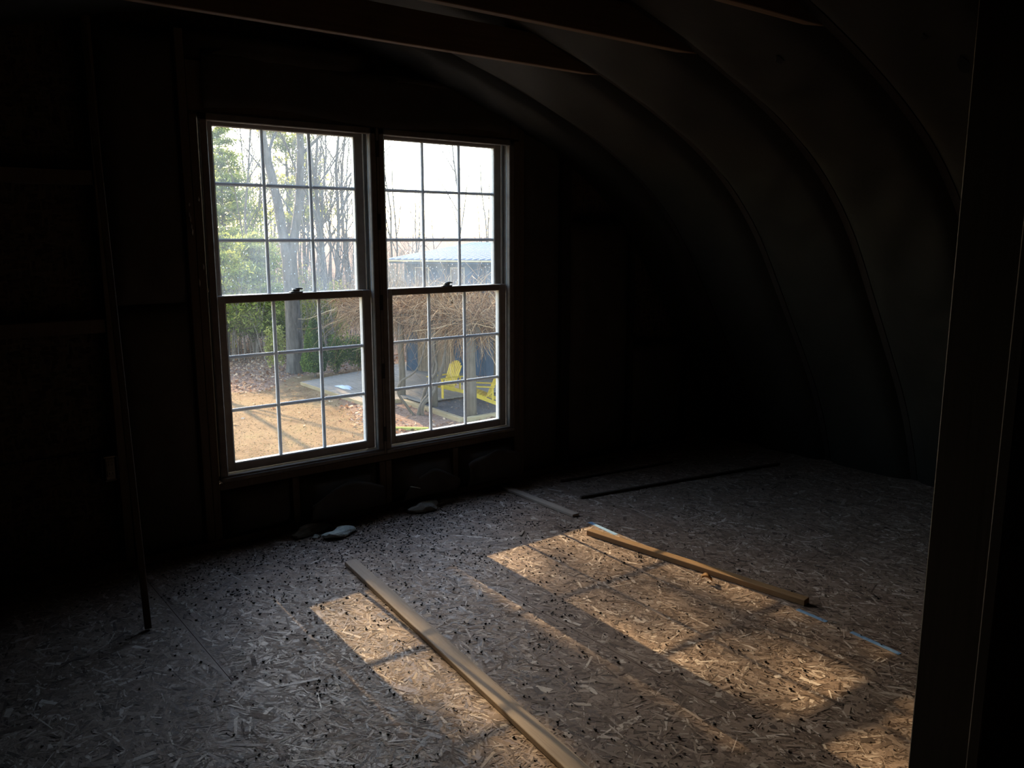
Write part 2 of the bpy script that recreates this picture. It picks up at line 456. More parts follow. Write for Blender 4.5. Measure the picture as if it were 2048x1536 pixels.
def osb_panel(x0, x1, y0, y1, dens):
    g = 0.0012
    nx, ny = max(2, int((x1 - x0) / .12)), max(2, int((y1 - y0) / .12))
    gxs = np.linspace(x0 + g, x1 - g, nx + 1); gys = np.linspace(y0 + g, y1 - g, ny + 1)
    gys[0] -= g * .8; gys[-1] += g * .8
    GX, GY = np.meshgrid(gxs, gys)
    V = np.stack([GX, GY, np.zeros_like(GX)], 2).reshape(-1, 3)
    gi = np.arange(len(V)).reshape(ny + 1, nx + 1)
    F = np.stack([gi[:-1, :-1], gi[:-1, 1:], gi[1:, 1:], gi[1:, :-1]], 2).reshape(-1, 4)
    c4 = [gi[0, 0], gi[0, -1], gi[-1, -1], gi[-1, 0]]
    nb = len(V)
    V = np.vstack([V, [(x0 + g, y0 + g, -.018), (x1 - g, y0 + g, -.018), (x1 - g, y1 - g, -.018), (x0 + g, y1 - g, -.018)]])
    F = np.vstack([[(nb + 3, nb + 2, nb + 1, nb)], [(c4[k], nb + k, nb + (k + 1) % 4, c4[(k + 1) % 4]) for k in range(4)], F])
    tone = np.full(len(F), 0.36)
    A = (x1 - x0) * (y1 - y0)
    n = int(A * dens)
    if n:
        L = RNG.gamma(3.0, 0.016, n).clip(.012, .14); W = (RNG.gamma(3.2, 0.0028, n)).clip(.002, .026)
        small = RNG.random(n) < .4
        W[small] *= .45
        ang = np.where(RNG.random(n) < .55, RNG.normal(math.pi / 2 + .2, .75, n), RNG.uniform(0, math.pi, n))
        cx = RNG.uniform(x0, x1, n); cy = RNG.uniform(y0, y1, n)
        ca, sa = np.cos(ang), np.sin(ang)
        k = np.array([(-1, -1), (1, -1), (1, 1), (-1, 1)], float)
        jit = RNG.normal(0, .16, (n, 4, 2))
        lx = (k[None, :, 0] * (1 + jit[:, :, 0])) * L[:, None] / 2
        ly = (k[None, :, 1] * (1 + 2 * jit[:, :, 1])) * W[:, None] / 2
        px = cx[:, None] + lx * ca[:, None] - ly * sa[:, None]
        py = cy[:, None] + lx * sa[:, None] + ly * ca[:, None]
        ok = (px.min(1) > x0 + .004) & (px.max(1) < x1 - .004) & (py.min(1) > y0 - .05) & (py.max(1) < min(y1 + .05, .05))
        px, py = px[ok], py[ok]; m = len(px)
        z0 = RNG.uniform(.0002, .0014, m)
        tilt = RNG.normal(0, .0003, (m, 4))
        pz = z0[:, None] + np.abs(tilt)
        VV = np.stack([px, py, pz], 2).reshape(-1, 3)
        FF = np.arange(m * 4).reshape(m, 4) + len(V)
        t = RNG.beta(2.6, 2.6, m)
        hl = RNG.random(m) < .05; t[hl] = RNG.uniform(.82, 1.0, hl.sum())
        dk = RNG.random(m) < .10; t[dk] = RNG.uniform(0.0, .2, dk.sum())
        V = np.vstack([V, VV]); F = np.vstack([F, FF]); tone = np.concatenate([tone, t])
    return np_mesh('osb_panel', V, F, M['osb'], fl, tone)

rows = [.090, -1.30, -2.52, -3.74, -4.96, -6.18]
for i in range(len(rows) - 1):
    off = 0.88 if i % 2 == 0 else 2.10
    xs = [off + 2.44 * k for k in range(-3, 4)]
    for a, b in zip(xs[:-1], xs[1:]):
        a2, b2 = max(a, XC - 3.75), min(b, XC + 3.75)
        if b2 - a2 < .1: continue
        dens = 7000 if (i < 3 and b2 > -0.2 and a2 < 4.6) else 400
        osb_panel(a2, b2, rows[i + 1], rows[i], dens)

# blue nail-line dashes printed on the sheets
def dash(x0, y0, x1, y1, wdt):
    d = Vector((x1 - x0, y1 - y0)); n = Vector((-d.y, d.x)).normalized() * wdt / 2
    vs = [(x0 - n.x, y0 - n.y, .0016), (x0 + n.x, y0 + n.y, .0016), (x1 + n.x, y1 + n.y, .0016), (x1 - n.x, y1 - n.y, .0016),
          (x0 - n.x, y0 - n.y, .0021), (x0 + n.x, y0 + n.y, .0021), (x1 + n.x, y1 + n.y, .0021), (x1 - n.x, y1 - n.y, .0021)]
    MB().add(vs, [(0, 1, 2, 3), (7, 6, 5, 4), (0, 4, 5, 1), (1, 5, 6, 2), (2, 6, 7, 3), (3, 7, 4, 0)]).build('printed_dash', M['print'], fl)
dash(3.020, -.865, 2.998, -1.095, .026)
dash(2.965, -2.20, 2.958, -2.34, .022)
dash(2.955, -2.45, 2.935, -2.66, .022)

# ------------------------------------------------------------------ bulging insulation facing
def wr(u, v, seed, amp=1.0):
    r = np.random.default_rng(seed)
    h = np.zeros(np.broadcast(u, v).shape)
    for k in range(9):
        fu, fv = r.uniform(1, 5), r.uniform(1.5, 9)
        h = h + np.sin(fu * u * 6.28 + fv * v * 6.28 * .6 + r.uniform(0, 6.28)) * r.uniform(.2, 1) / (1 + k * .4)
    return h * amp

def wall_batt(x0, x1, z0, z1, parent, depth=0.03, seed=0, y=0.0, wamp=.004, sag=0.0, mat='kraft'):
    nu, nv = 12, max(6, int((z1 - z0) / .06))
    u = np.linspace(0, 1, nu)[None, :]; v = np.linspace(0, 1, nv)[:, None]
    prof = (1 - (2 * u - 1) ** 6) * (1 - (2 * v - 1) ** 10)
    yy = y + .035 - prof * (depth + .035) - wr(u, v, seed, wamp) * prof - sag * np.exp(-((v - .35) / .3) ** 2) * prof
    X = (x0 + (x1 - x0) * u) + np.zeros_like(yy); Z = (z0 + (z1 - z0) * v) + np.zeros_like(yy)
    V = np.stack([X, yy, Z], 2).reshape(-1, 3)
    # a back face closes the batt
    Vb = V.copy(); Vb[:, 1] = y + .085
    idx = np.arange(nu * nv).reshape(nv, nu)
    q = np.stack([idx[:-1, :-1], idx[:-1, 1:], idx[1:, 1:], idx[1:, :-1]], 2).reshape(-1, 4)
    N = nu * nv
    rim = np.concatenate([idx[0, :], idx[1:, -1], idx[-1, -2::-1], idx[-2:0:-1, 0]])
    rn = np.roll(rim, -1)
    side = np.stack([rim, rim + N, rn + N, rn], 1)
    F = np.vstack([q, q[:, ::-1] + N, side])
    return np_mesh('insulation_batt', np.vstack([V, Vb]), F, M[mat], parent, smooth=True)

# ------------------------------------------------------------------ window wall
OX0, OX1, OZ0, OZ1 = 1.300, 3.168, 0.338, 2.125          # rough opening
def arch_wall(y0, y1, hole=None):
    mb = MB()
    oc = ARCH - ANRM * .178
    oc = np.vstack([[oc[0, 0], -.1], oc, [oc[-1, 0], -.1]])
    top = lambda x: float(np.interp(x, oc[1:-1, 0], np.maximum(oc[1:-1, 1], 0)))
    xs = sorted(set([round(float(p), 4) for p in oc[1:-1, 0]] + ([hole[0], hole[1]] if hole else [])))
    def slab(xa, xb, za0, za1, zb0, zb1):
        vs = [(xa, y0, za0), (xb, y0, zb0), (xb, y0, zb1), (xa, y0, za1), (xa, y1, za0), (xb, y1, zb0), (xb, y1, zb1), (xa, y1, za1)]
        mb.add(vs, [(0, 1, 2, 3), (7, 6, 5, 4), (0, 4, 5, 1), (1, 5, 6, 2), (2, 6, 7, 3), (3, 7, 4, 0)])
    for a, b in zip(xs[:-1], xs[1:]):
        if b - a < 1e-5: continue
        ta, tb = top(a), top(b)
        if hole and a >= hole[0] - 1e-6 and b <= hole[1] + 1e-6:
            slab(a, b, -.1, hole[2], -.1, hole[2]); slab(a, b, hole[3], ta, hole[3], tb)
        else:
            slab(a, b, -.1, ta, -.1, tb)
    return mb
wb = arch_wall(0.092, 0.125, (OX0, OX1, OZ0, OZ1)).build('wall_back', M['osb_wall'])
tag(wb, 'unfinished stud wall with kraft paper insulation around the window', kind='structure')
wo_ = arch_wall(0.126, 0.14, (OX0, OX1, OZ0, OZ1)).build('outer_siding', M['siding_out'], wb)

def stud(x0, x1, z0, z1, m='stud', y0=0.0, y1=.09, name='stud'):
    MB().box(x0, x1, y0, y1, z0, z1, bev=.0025).build(name, M[m], wb)
# plates
stud(XC - 3.45, XC + 3.45, 0.002, .040, 'stud', name='bottom_plate')
for x in (-1.6, -1.0, -.40, .18):
    stud(x, x + .038, .042, arch_z(x) - .01)
stud(.842, .880, .042, arch_z(.85) - .01)
stud(1.222, 1.260, .042, 2.48); stud(1.262, 1.299, .042, 2.115)
stud(3.170, 3.207, .042, 2.115); stud(3.209, 3.246, .042, 2.30)
stud(3.56, 3.598, .042, arch_z(3.59) - .01, 'shaded_wood'); stud(3.600, 3.638, .042, arch_z(3.63) - .01, 'shaded_wood')
stud(4.20, 4.238, .042, arch_z(4.24) - .01, 'shaded_wood'); stud(4.80, 4.838, .042, arch_z(4.84) - .02, 'shaded_wood')
# header and rough sill
stud(1.262, 3.207, 2.128, 2.350, 'stud', y0=0.004, y1=.042, name='header'); stud(1.262, 3.207, 2.128, 2.350, 'stud', y0=.05, y1=.088, name='header')
stud(1.300, 3.168, .297, .335, 'stud', name='rough_sill')
for x in (1.68, 2.20, 2.24, 2.70):
    stud(x, x + .038, .042, .295)
# blocking left of the insulated bay
for z in (1.775, 1.125):
    for a, b in ((.22, .840), (-.36, .178)):
        stud(a, b, z, z + .062, 'stud', y0=.012, y1=.09, name='blocking')
# horizontal seam batten of the sheathing
MB().box(.22, .840, .086, .0915, .566, .572).build('sheathing_seam', M['slot'], wb)
for k, (a, b, z0, z1, dp, sg, sd_) in enumerate([
        (.884, 1.218, .045, 1.24, .016, .0, 1), (.884, 1.218, 1.242, 2.46, .016, .0, 2),
        (1.304, 1.676, .045, .292, .02, .02, 3), (1.722, 2.196, .045, .285, .05, .04, 4),
        (2.282, 2.696, .045, .290, .045, .05, 5), (2.742, 3.164, .045, .292, .05, .05, 6),
        (3.25, 3.556, .045, 2.28, .014, .0, 7), (3.642, 4.196, .045, 1.66, .03, .0, 8), (4.242, 4.796, .045, .80, .03, .0, 9),
        (1.264, 2.20, 2.355, 2.50, .03, .0, 10), (2.21, 3.205, 2.355, 2.40, .03, .0, 11)]):
    wall_batt(a, b, z0, z1, wb, dp, sd_, sag=sg)
# kraft paper lapping over the header
def paper_sheet(pts_fn, nu, nv, mat, parent, name, th=.002):
    V = []; 
    for j in range(nv):
        for i in range(nu):
            V.append(pts_fn(i / (nu - 1), j / (nv - 1)))
    V = np.array(V); idx = np.arange(nu * nv).reshape(nv, nu)
    q = np.stack([idx[:-1, :-1], idx[:-1, 1:], idx[1:, 1:], idx[1:, :-1]], 2).reshape(-1, 4)
    o = np_mesh(name, V, q, M[mat], parent, smooth=True)
    s = o.modifiers.new('thickness', 'SOLIDIFY'); s.thickness = th
    return o
def lap(u, v):
    x = 1.33 + 1.80 * u; z = 2.140 + .26 * v + .02 * math.sin(u * 9)
    return (x, -.006 - .012 * abs(math.sin(u * 23 + v * 3)) * v - .01 * math.sin(u * 7 + 1) ** 2, z)
paper_sheet(lap, 60, 7, 'kraft', wb, 'kraft_paper_flap')
# torn facing hanging below the sill, folded over diagonally
def torn(x0, x1, z_top, fold, seed):
    def fn(u, v):
        x = x0 + (x1 - x0) * u
        top = z_top - fold * abs(u - .55) ** 1.3 * 1.6
        z = .055 + (top - .055) * v
        return (x, -.062 - .030 * math.sin(v * 2.6) - .012 * math.sin(u * 11 + seed) * v - .022 * v * v * (.5 + .5 * math.sin(u * 5 + seed)), z)
    return paper_sheet(fn, 22, 10, 'kraft', wb, 'torn_facing')
torn(1.74, 2.18, .245, .12, 1.0); torn(2.30, 2.68, .225, .16, 2.2); torn(2.76, 3.15, .262, .08, 3.7)

# pale dried drips on the left jack stud
for k, (x, z) in enumerate([(1.238, 1.70), (1.236, 1.655), (1.240, 1.635), (1.242, 1.60), (1.245, 1.575), (1.284, 1.725), (1.286, 1.41), (1.262, 1.335), (1.30, 1.30)]):
    h = .010 + .012 * ((k * 37) % 5) / 5
    MB().tube([(x, -.001, z + h), (x + .002, -.004, z + h * .4), (x + .001, -.005, z - h * .3), (x + .003, -.001, z - h)],
              [.001, .0035, .0045, .001], 6).build('caulk_drip', M['caulk'], wb, smooth=True)

# receptacle in its box on the stud (left of the window)
rec = empty('wall_outlet', (.805, 0, .50))
tag(rec, 'cream duplex outlet in an open box on the bare stud left of the window', 'outlet')
bx = MB()
bx.box(-.034, -.031, -.002, .06, -.055, .055); bx.box(.031, .034, -.002, .06, -.055, .055)
bx.box(-.034, .034, -.002, .06, .052, .055); bx.box(-.034, .034, -.002, .06, -.055, -.052); bx.box(-.034, .034, .057, .06, -.055, .055)
bx.build('box', M['blue_box'], rec)
MB().box(-.020, .020, -.009, .02, -.050, .050, bev=.003).build('yoke', M['cream'], rec)
for s in (-1, 1):
    f = MB().box(-.017, .017, -.015, -.008, s * .021 - .0155, s * .021 + .0155, bev=.004).build('socket_face', M['cream'], rec)
    for dx in (-.007, .007):
        MB().box(dx - .0012, dx + .0012, -.0165, -.0148, s * .021 - .004, s * .021 + .006).build('slot', M['slot'], f)
for s in (-1, 1):
    MB().box(-.024, .024, -.006, -.003, s * .055 - .004, s * .055 + .004, bev=.001).build('mounting_ear', M['cream'], rec)

# ------------------------------------------------------------------ windows
def hbar(mb, x0, x1, y0, y1, z0, z1, bev=.003): mb.box(x0, x1, y0, y1, z0, z1, bev=bev)
def make_window(name, xc, label):
    win = empty(name, (xc, 0, 0)); tag(win, label, kind='structure')
    W2 = .460
    z0, z1 = .342, 2.122
    f = MB()
    for s in (-1, 1):
        a, b = sorted((s * W2, s * (W2 - .022)))
        f.box(a, b, -.004, .135, z0, z1, bev=.003)
        a, b = sorted((s * W2, s * (W2 - .036)))
        f.box(a, b, -.008, .020, z0, z1, bev=.004)
    f.box(-W2, W2, -.004, .135, z1 - .022, z1, bev=.003); f.box(-W2, W2, -.008, .020, z1 - .036, z1 - .001, bev=.004)
    f.box(-W2, W2, -.008, .14, z0, z0 + .030, bev=.003); f.box(-W2, W2, -.014, .016, z0 - .002, z0 + .020, bev=.004)
    f.build('frame', M['jamb'], win)
    for s in (-1, 1):                                  # vinyl jamb liners with track ridges
        for yy in (.024, .0715, .112):
            a, b = sorted((s * .4375, s * .4265))
            MB().box(a, b, yy, yy + .006, z0 + .032, z1 - .024, bev=.001).build('jamb_liner', M['vinyl'], win)
    gx = .375
    def sash(nm, y0, y1, gz0, gz1, rb, rt, glass, bead):
        sm = MB(); st = .049
        for s in (-1, 1):
            a, b = sorted((s * gx, s * (gx + st)))
            sm.box(a, b, y0, y1, gz0 - rb, gz1 + rt, bev=.003)
        sm.box(-gx, gx, y0, y1, gz0 - rb, gz0, bev=.002)
        sm.box(-gx, gx, y0, y1, gz1, gz1 + rt, bev=.002)
        so = sm.build(nm, M['sash_wood'], win)
        yc = (y0 + y1) / 2
        lw = 2 * gx / 3; lh = (gz1 - gz0) / 3
        hw = .0088
        for i in (1, 2):
            x = -gx + lw * i
            MB().box(x - hw, x + hw, yc - .009, yc + .009, gz0, gz1, bev=.005).build('muntin', M['muntin'], so)
            z = gz0 + lh * i
            for c in range(3):
                xa = -gx + lw * c + (hw if c else 0); xb = -gx + lw * (c + 1) - (hw if c < 2 else 0)
                MB().box(xa, xb, yc - .008, yc + .008, z - hw, z + hw, bev=.005).build('muntin', M['muntin'], so)
        for r in range(3):
            for c in range(3):
                xa = -gx + lw * c + (hw if c else 0); xb = -gx + lw * (c + 1) - (hw if c < 2 else 0)
                za = gz0 + lh * r + (hw if r else 0); zb = gz0 + lh * (r + 1) - (hw if r < 2 else 0)
                V = np.array([(xa, yc, za), (xb, yc, za), (xb, yc, zb), (xa, yc, zb)])
                np_mesh('pane', V, np.array([[0, 1, 2, 3]]), M[glass], so)
        # white glazing beads on the weather side
        bd_ = MB(); t = .003; ya = y0 + .004
        for s in (-1, 1):
            a, b = sorted((s * gx, s * (gx - t)))
            bd_.box(a, b, ya, y1 - .001, gz0, gz1)
        bd_.box(-gx, gx, ya, y1 - .001, gz0, gz0 + t); bd_.box(-gx, gx, ya, y1 - .001, gz1 - t * .6, gz1)
        bd_.build('glazing_bead', M['vinyl'], so)
        return so
    up = sash('upper_sash', .077, .112, 1.262, 2.076, .036, .026, 'glass_up', True)
    lo = sash('lower_sash', .031, .067, .418, 1.229, .042, .036, 'glass_low', True)
    lk = MB()
    lk.box(-.034, .034, .034, .064, 1.2652, 1.273, bev=.003)
    lk.box(-.020, .022, .038, .060, 1.273, 1.286, bev=.005)
    lk.tube([(0, .049, 1.284), (.012, .040, 1.288), (.030, .030, 1.286)], [.008, .006, .004], 8)
    lk.build('sash_lock', M['latch'], lo)
    return win
make_window('window_1', 1.768, 'nine-over-nine double hung window of the pair, nearer the outlet wall bay')
make_window('window_2', 2.702, 'nine-over-nine double hung window of the pair showing the blue house')
mull = MB().box(2.2285, 2.2415, -.010, .13, .338, 2.125, bev=.002).build('trim_1', M['jamb'])
tag(mull, 'narrow mullion strip joining the two windows', kind='structure')
for z in (2.012, 1.63, 1.196, .815, .455):
    MB().box(2.2245, 2.2445, -.0135, -.0102, z - .042, z + .042, bev=.001).build('mullion_plate', M['black_metal'], mull)

# dead fly on the right-hand pane
def ellipsoid(mb, c, r, rz=0.0, n=6, m=4, col=None):
    vs = []; fs = []
    for j in range(m + 1):
        th = math.pi * j / m
        for i in range(n):
            ph = 2 * math.pi * i / n
            x, y, z = r[0] * math.sin(th) * math.cos(ph), r[1] * math.sin(th) * math.sin(ph), r[2] * math.cos(th)
            vs.append((c[0] + x * math.cos(rz) - y * math.sin(rz), c[1] + x * math.sin(rz) + y * math.cos(rz), c[2] + z))
    for j in range(m):
        for i in range(n):
            fs.append((j * n + i, j * n + (i + 1) % n, (j + 1) * n + (i + 1) % n, (j + 1) * n + i))
    mb.add(vs, fs, col)
fb = MB(); ellipsoid(fb, (2.735, .043, 1.168), (.004, .004, .009)); ellipsoid(fb, (2.738, .043, 1.181), (.003, .003, .004))
for s in (-1, 1): fb.tube([(2.735, .043, 1.168), (2.735 + s * .009, .044, 1.172), (2.735 + s * .012, .045, 1.16)], .0008, 4)
tag(fb.build('fly', M['bug']), 'tiny dark insect on the top middle pane of the lower right sash', 'insect')

# ------------------------------------------------------------------ arched ceiling
def shell(off0, off1, y0, y1):
    mb = MB(); n = len(ARCH); vs = []
    for (p, nn) in zip(ARCH, ANRM):
        a = p - nn * off0; b = p - nn * off1
        vs += [(a[0], y0, a[1]), (a[0], y1, a[1]), (b[0], y1, b[1]), (b[0], y0, b[1])]
    fs = []
    for i in range(n - 1):
        for k in range(4):
            fs.append((i * 4 + k, i * 4 + (k + 1) % 4, (i + 1) * 4 + (k + 1) % 4, (i + 1) * 4 + k))
    fs += [(3, 2, 1, 0), tuple((n - 1) * 4 + k for k in range(4))]
    return mb.add(vs, fs)
ce = shell(.165, .19, YB - .05, .14).build('ceiling', M['osb_wall'])
tag(ce, 'arched roof of bent rafters and papered insulation bays', kind='structure')
RY = [-.345, -.955, -1.565, -2.175, -2.785, -3.395, -4.005, -4.615, -5.225, -5.835]
for y in RY:
    shell(.012, .16, y - .019, y + .019).build('rafter', M['shaded_wood'], ce, smooth=False)
def bay(ya, yb, seed):
    n = len(ARCH); fine = 3
    S = np.linspace(0, n - 1, (n - 1) * fine + 1)
    px = np.interp(S, np.arange(n), ARCH[:, 0]); pz = np.interp(S, np.arange(n), ARCH[:, 1])
    nx = np.interp(S, np.arange(n), ANRM[:, 0]); nz = np.interp(S, np.arange(n), ANRM[:, 1])
    m = 13
    t = np.linspace(0, 1, m)
    tt, ss = np.meshgrid(t, np.linspace(0, 1, len(S)))
    prof = np.sqrt(np.clip(1 - (2 * tt - 1) ** 4, 0, 1))
    r = np.random.default_rng(seed)
    h = -.018 + prof * .060
    # sideways wrinkles of the slack facing: short swags across the bay
    for k in range(60):
        c = r.uniform(0, 1); wd = r.uniform(.0025, .006); sl = r.uniform(-.05, .05); a = r.uniform(-.006, .009)
        c0 = r.uniform(.1, .9); cw = r.uniform(.2, .6)
        swag = c + sl * (tt - .5) - .03 * (2 * tt - 1) ** 2
        h = h + a * np.exp(-((ss - swag) / wd) ** 2) * np.exp(-((tt - c0) / cw) ** 2) * prof
    h = h + prof * wr(tt * .4, ss * 5, seed + 50, .0035)
    X = px[:, None] + nx[:, None] * h; Z = pz[:, None] + nz[:, None] * h
    Y = ya + (yb - ya) * tt
    V = np.stack([X, Y, Z], 2).reshape(-1, 3)
    idx = np.arange(V.shape[0]).reshape(len(S), m)
    q = np.stack([idx[:-1, :-1], idx[:-1, 1:], idx[1:, 1:], idx[1:, :-1]], 2).reshape(-1, 4)
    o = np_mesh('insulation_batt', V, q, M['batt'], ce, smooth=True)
    return o
ys = [.088] + RY + [YB]
for k, (a, b) in enumerate(zip(ys[:-1], ys[1:])):
    bay(a - (.020 if k else 0), b + .020, 100 + k)
# collar ties
for y in RY[1:]:
    z0 = 2.335
    x1 = XC + float(np.interp(-z0, -AZ, AD)) + .12; x0 = 2 * XC - x1
    MB().box(x0, x1, y - .019 + .040, y + .019 + .040, z0, z0 + .14, bev=.003).build('collar_tie', M['tie'], ce)
# small tears in the facing of the near bays
for (x, y, s) in ((3.02, -1.93, .05), (3.25, -2.55, .07), (3.05, -2.50, .03)):
    zz = arch_z(x) - .047
    sl = math.atan2(arch_z(x + .1) - arch_z(x - .1), .2)
    Mx = Matrix.Translation((x, y, zz)) @ Euler((0, -sl, .4)).to_matrix().to_4x4()
    tb = MB(); vs = []
    for k in range(9):
        q = 6.283 * k / 9; rr = s * (.5 + .5 * random.random())
        vs.append(Mx @ Vector((rr * math.cos(q), .45 * rr * math.sin(q), 0)))
    v2 = [v + Vector((0, 0, -.003)) for v in vs]
    tb.add(vs + v2, [tuple(range(9)), tuple(range(17, 8, -1))] + [(k, (k + 1) % 9, 9 + (k + 1) % 9, 9 + k) for k in range(9)])
    tb.build('torn_patch', M['slot'], ce)

# closing walls
wf = arch_wall(YB - .05, YB).build('wall_front', M['osb_wall'])
tag(wf, 'end wall behind the viewer', kind='structure')

# partition end beside the camera (dark door jamb at the right edge)
pw = MB().box(1.985, 3.6, -3.300, -3.180, 0.001, 2.20).build('wall_partition', M['shaded_wood'])
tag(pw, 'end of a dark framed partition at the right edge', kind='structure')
MB().box(1.945, 1.984, -3.312, -3.172, 0.001, 2.30, bev=.003).build('stud', M['shaded_wood'], pw)
MB().box(1.922, 1.944, -3.34, -3.313, 0.001, 2.30, bev=.003).build('jamb_strip', M['shaded_wood'], pw)

# ------------------------------------------------------------------ loose boards indoors
def board(name, p0, p1, wdt, th, mat, label, cat='board', lip=False, z=.0022, extra=None):
    """lies flat from p0 to p1 (its centre line), wdt wide"""
    d = Vector((p1[0] - p0[0], p1[1] - p0[1])); L = d.length
    o = empty(name, (p0[0], p0[1], z), math.atan2(d.y, d.x) - math.pi / 2)
    mb = MB().box(-wdt / 2, wdt / 2, 0, L, 0, th, bev=.0022)
    mb.build('plank', M[mat], o)
    if lip:
        MB().box(-wdt / 2 - .013, -wdt / 2 - .0005, 0.25, L, 0.0, th * .55, bev=.0015).build('tongue', M[mat], o)
    tag(o, label, cat)
    return o
board('wood_board', (1.703, -.600), (1.435, -2.95), .062, .022, 'plank', 'long pale milled board crossing the floor toward the viewer', lip=True)
board('wood_board', (2.890, -1.0), (3.035, -2.20), .045, .027, 'plank_brown', 'orange-brown board lying along the edge of the sunlit patch')
board('wood_board', (3.022, -.085), (3.022, -.752), .048, .016, 'plank', 'short pale board on the floor under the right window corner')
board('wood_strip', (3.262, -.528), (4.86, -.812), .020, .016, 'plank_dark', 'thin dark strip lying in the unlit right part of the floor', cat='strip')
board('wood_strip', (3.395, -.200), (4.30, -.330), .018, .014, 'plank_dark', 'thin dark strip close to the wall right of the windows', cat='strip')
board('wood_offcut', (2.585, -.800), (2.640, -.755), .016, .006, 'plank', 'tiny wood offcut near the short pale board', cat='offcut')

# leaning strip at the left
P0, P1 = Vector((.752, -.712, .0022)), Vector((.848, -.020, 2.44))
o = empty('wood_lath', P0)
d = (P1 - P0)
q = d.to_track_quat('Z', 'Y').to_matrix().to_4x4()
MB().box(-.013, .013, -.009, .009, 0.004, d.length, M=q, bev=.002).build('lath', M['stick'], o)
tag(o, 'tall thin wooden lath leaning against the wall left of the windows', 'lath')

# ------------------------------------------------------------------ scraps on the floor
def scrap(name, mat, c, r, rz, label, cat, seed, flat=.6):
    rr = random.Random(seed)
    bm = bmesh.new()
    bmesh.ops.create_icosphere(bm, subdivisions=3, radius=1.0)
    ph = [rr.uniform(0, 6.28) for _ in range(9)]
    for v in bm.verts:
        p = v.co.copy()
        h = sum(math.sin(p.x * (2 + k) + p.y * (3 - k * .6) + p.z * (1 + k * .5) + ph[k]) for k in range(5)) * .07
        h += rr.uniform(-.05, .05)
        v.co = p * (1 + h)
        m = max(abs(v.co.x), abs(v.co.y)) ; 
        v.co.x *= r[0]; v.co.y *= r[1]; v.co.z *= r[2]
        if v.co.z < 0: v.co.z *= .25
    zmin = min(v.co.z for v in bm.verts)
    for v in bm.verts: v.co.z -= zmin
    bmesh.ops.rotate(bm, cent=(0, 0, 0), matrix=Matrix.Rotation(rz, 3, 'Z'), verts=bm.verts)
    me = bpy.data.meshes.new(name); bm.to_mesh(me); bm.free()
    me.materials.append(M[mat])
    ob = bpy.data.objects.new(name, me); ob.location = (c[0], c[1], .002)
    link(ob); tag(ob, label, cat)
    return ob
scrap('foam_scrap', 'foam', (1.842, -.205), (.105, .050, .030), .35, 'pale greenish torn foam scrap on the floor under the left window', 'foam scrap', 3)
scrap('foam_crumb', 'foam', (1.725, -.165), (.022, .016, .012), .2, 'small pale crumb left of the greenish foam scrap', 'foam scrap', 5)
scrap('insulation_scrap', 'paper_dark', (1.735, -.085), (.125, .040, .038), .25, 'dark brown insulation scrap behind the greenish foam scrap', 'insulation scrap', 8)
scrap('insulation_scrap', 'paper', (2.415, -.125), (.095, .055, .038), .1, 'grey insulation scrap against the wall below the right window', 'insulation scrap', 12)
scrap('insulation_scrap', 'paper_dark', (2.565, -.098), (.085, .028, .022), .15, 'thin trailing scrap right of the grey insulation scrap', 'insulation scrap', 15)
# curled dry leaf in the sun
lf = MB(); n = 8
vs = []
for i in range(n + 1):
    t = i / n; wdt = .016 * math.sin(math.pi * min(1, .08 + t * .9)) + .001
    z = .006 + .020 * math.sin(t * 2.6) 
    vs += [(-wdt, t * .05, z + .010), (0, t * .05, z - .004), (wdt, t * .05, z + .010)]
lf.add(vs, [(i * 3 + k, i * 3 + k + 1, i * 3 + k + 4, i * 3 + k + 3) for i in range(n) for k in range(2)])
lo_ = lf.build('dry_leaf', M['leaf_in'], smooth=True); sm_ = lo_.modifiers.new('thickness', 'SOLIDIFY'); sm_.thickness = .0012
lo_.location = (2.905, -1.80, .004); lo_.rotation_euler = (0, 0, .8)
tag(lo_, 'curled dry leaf beside the orange-brown board in the sun', 'leaf')
# straw caught in the torn facing
st_ = MB().tube([(2.325, -.118, .155), (2.345, -.122, .150), (2.375, -.126, .140), (2.39, -.125, .134)], [.001, .002, .0018, .001], 5).build('straw', M['straw'])
tag(st_, 'single pale straw stuck on the torn paper below the right window', 'straw')

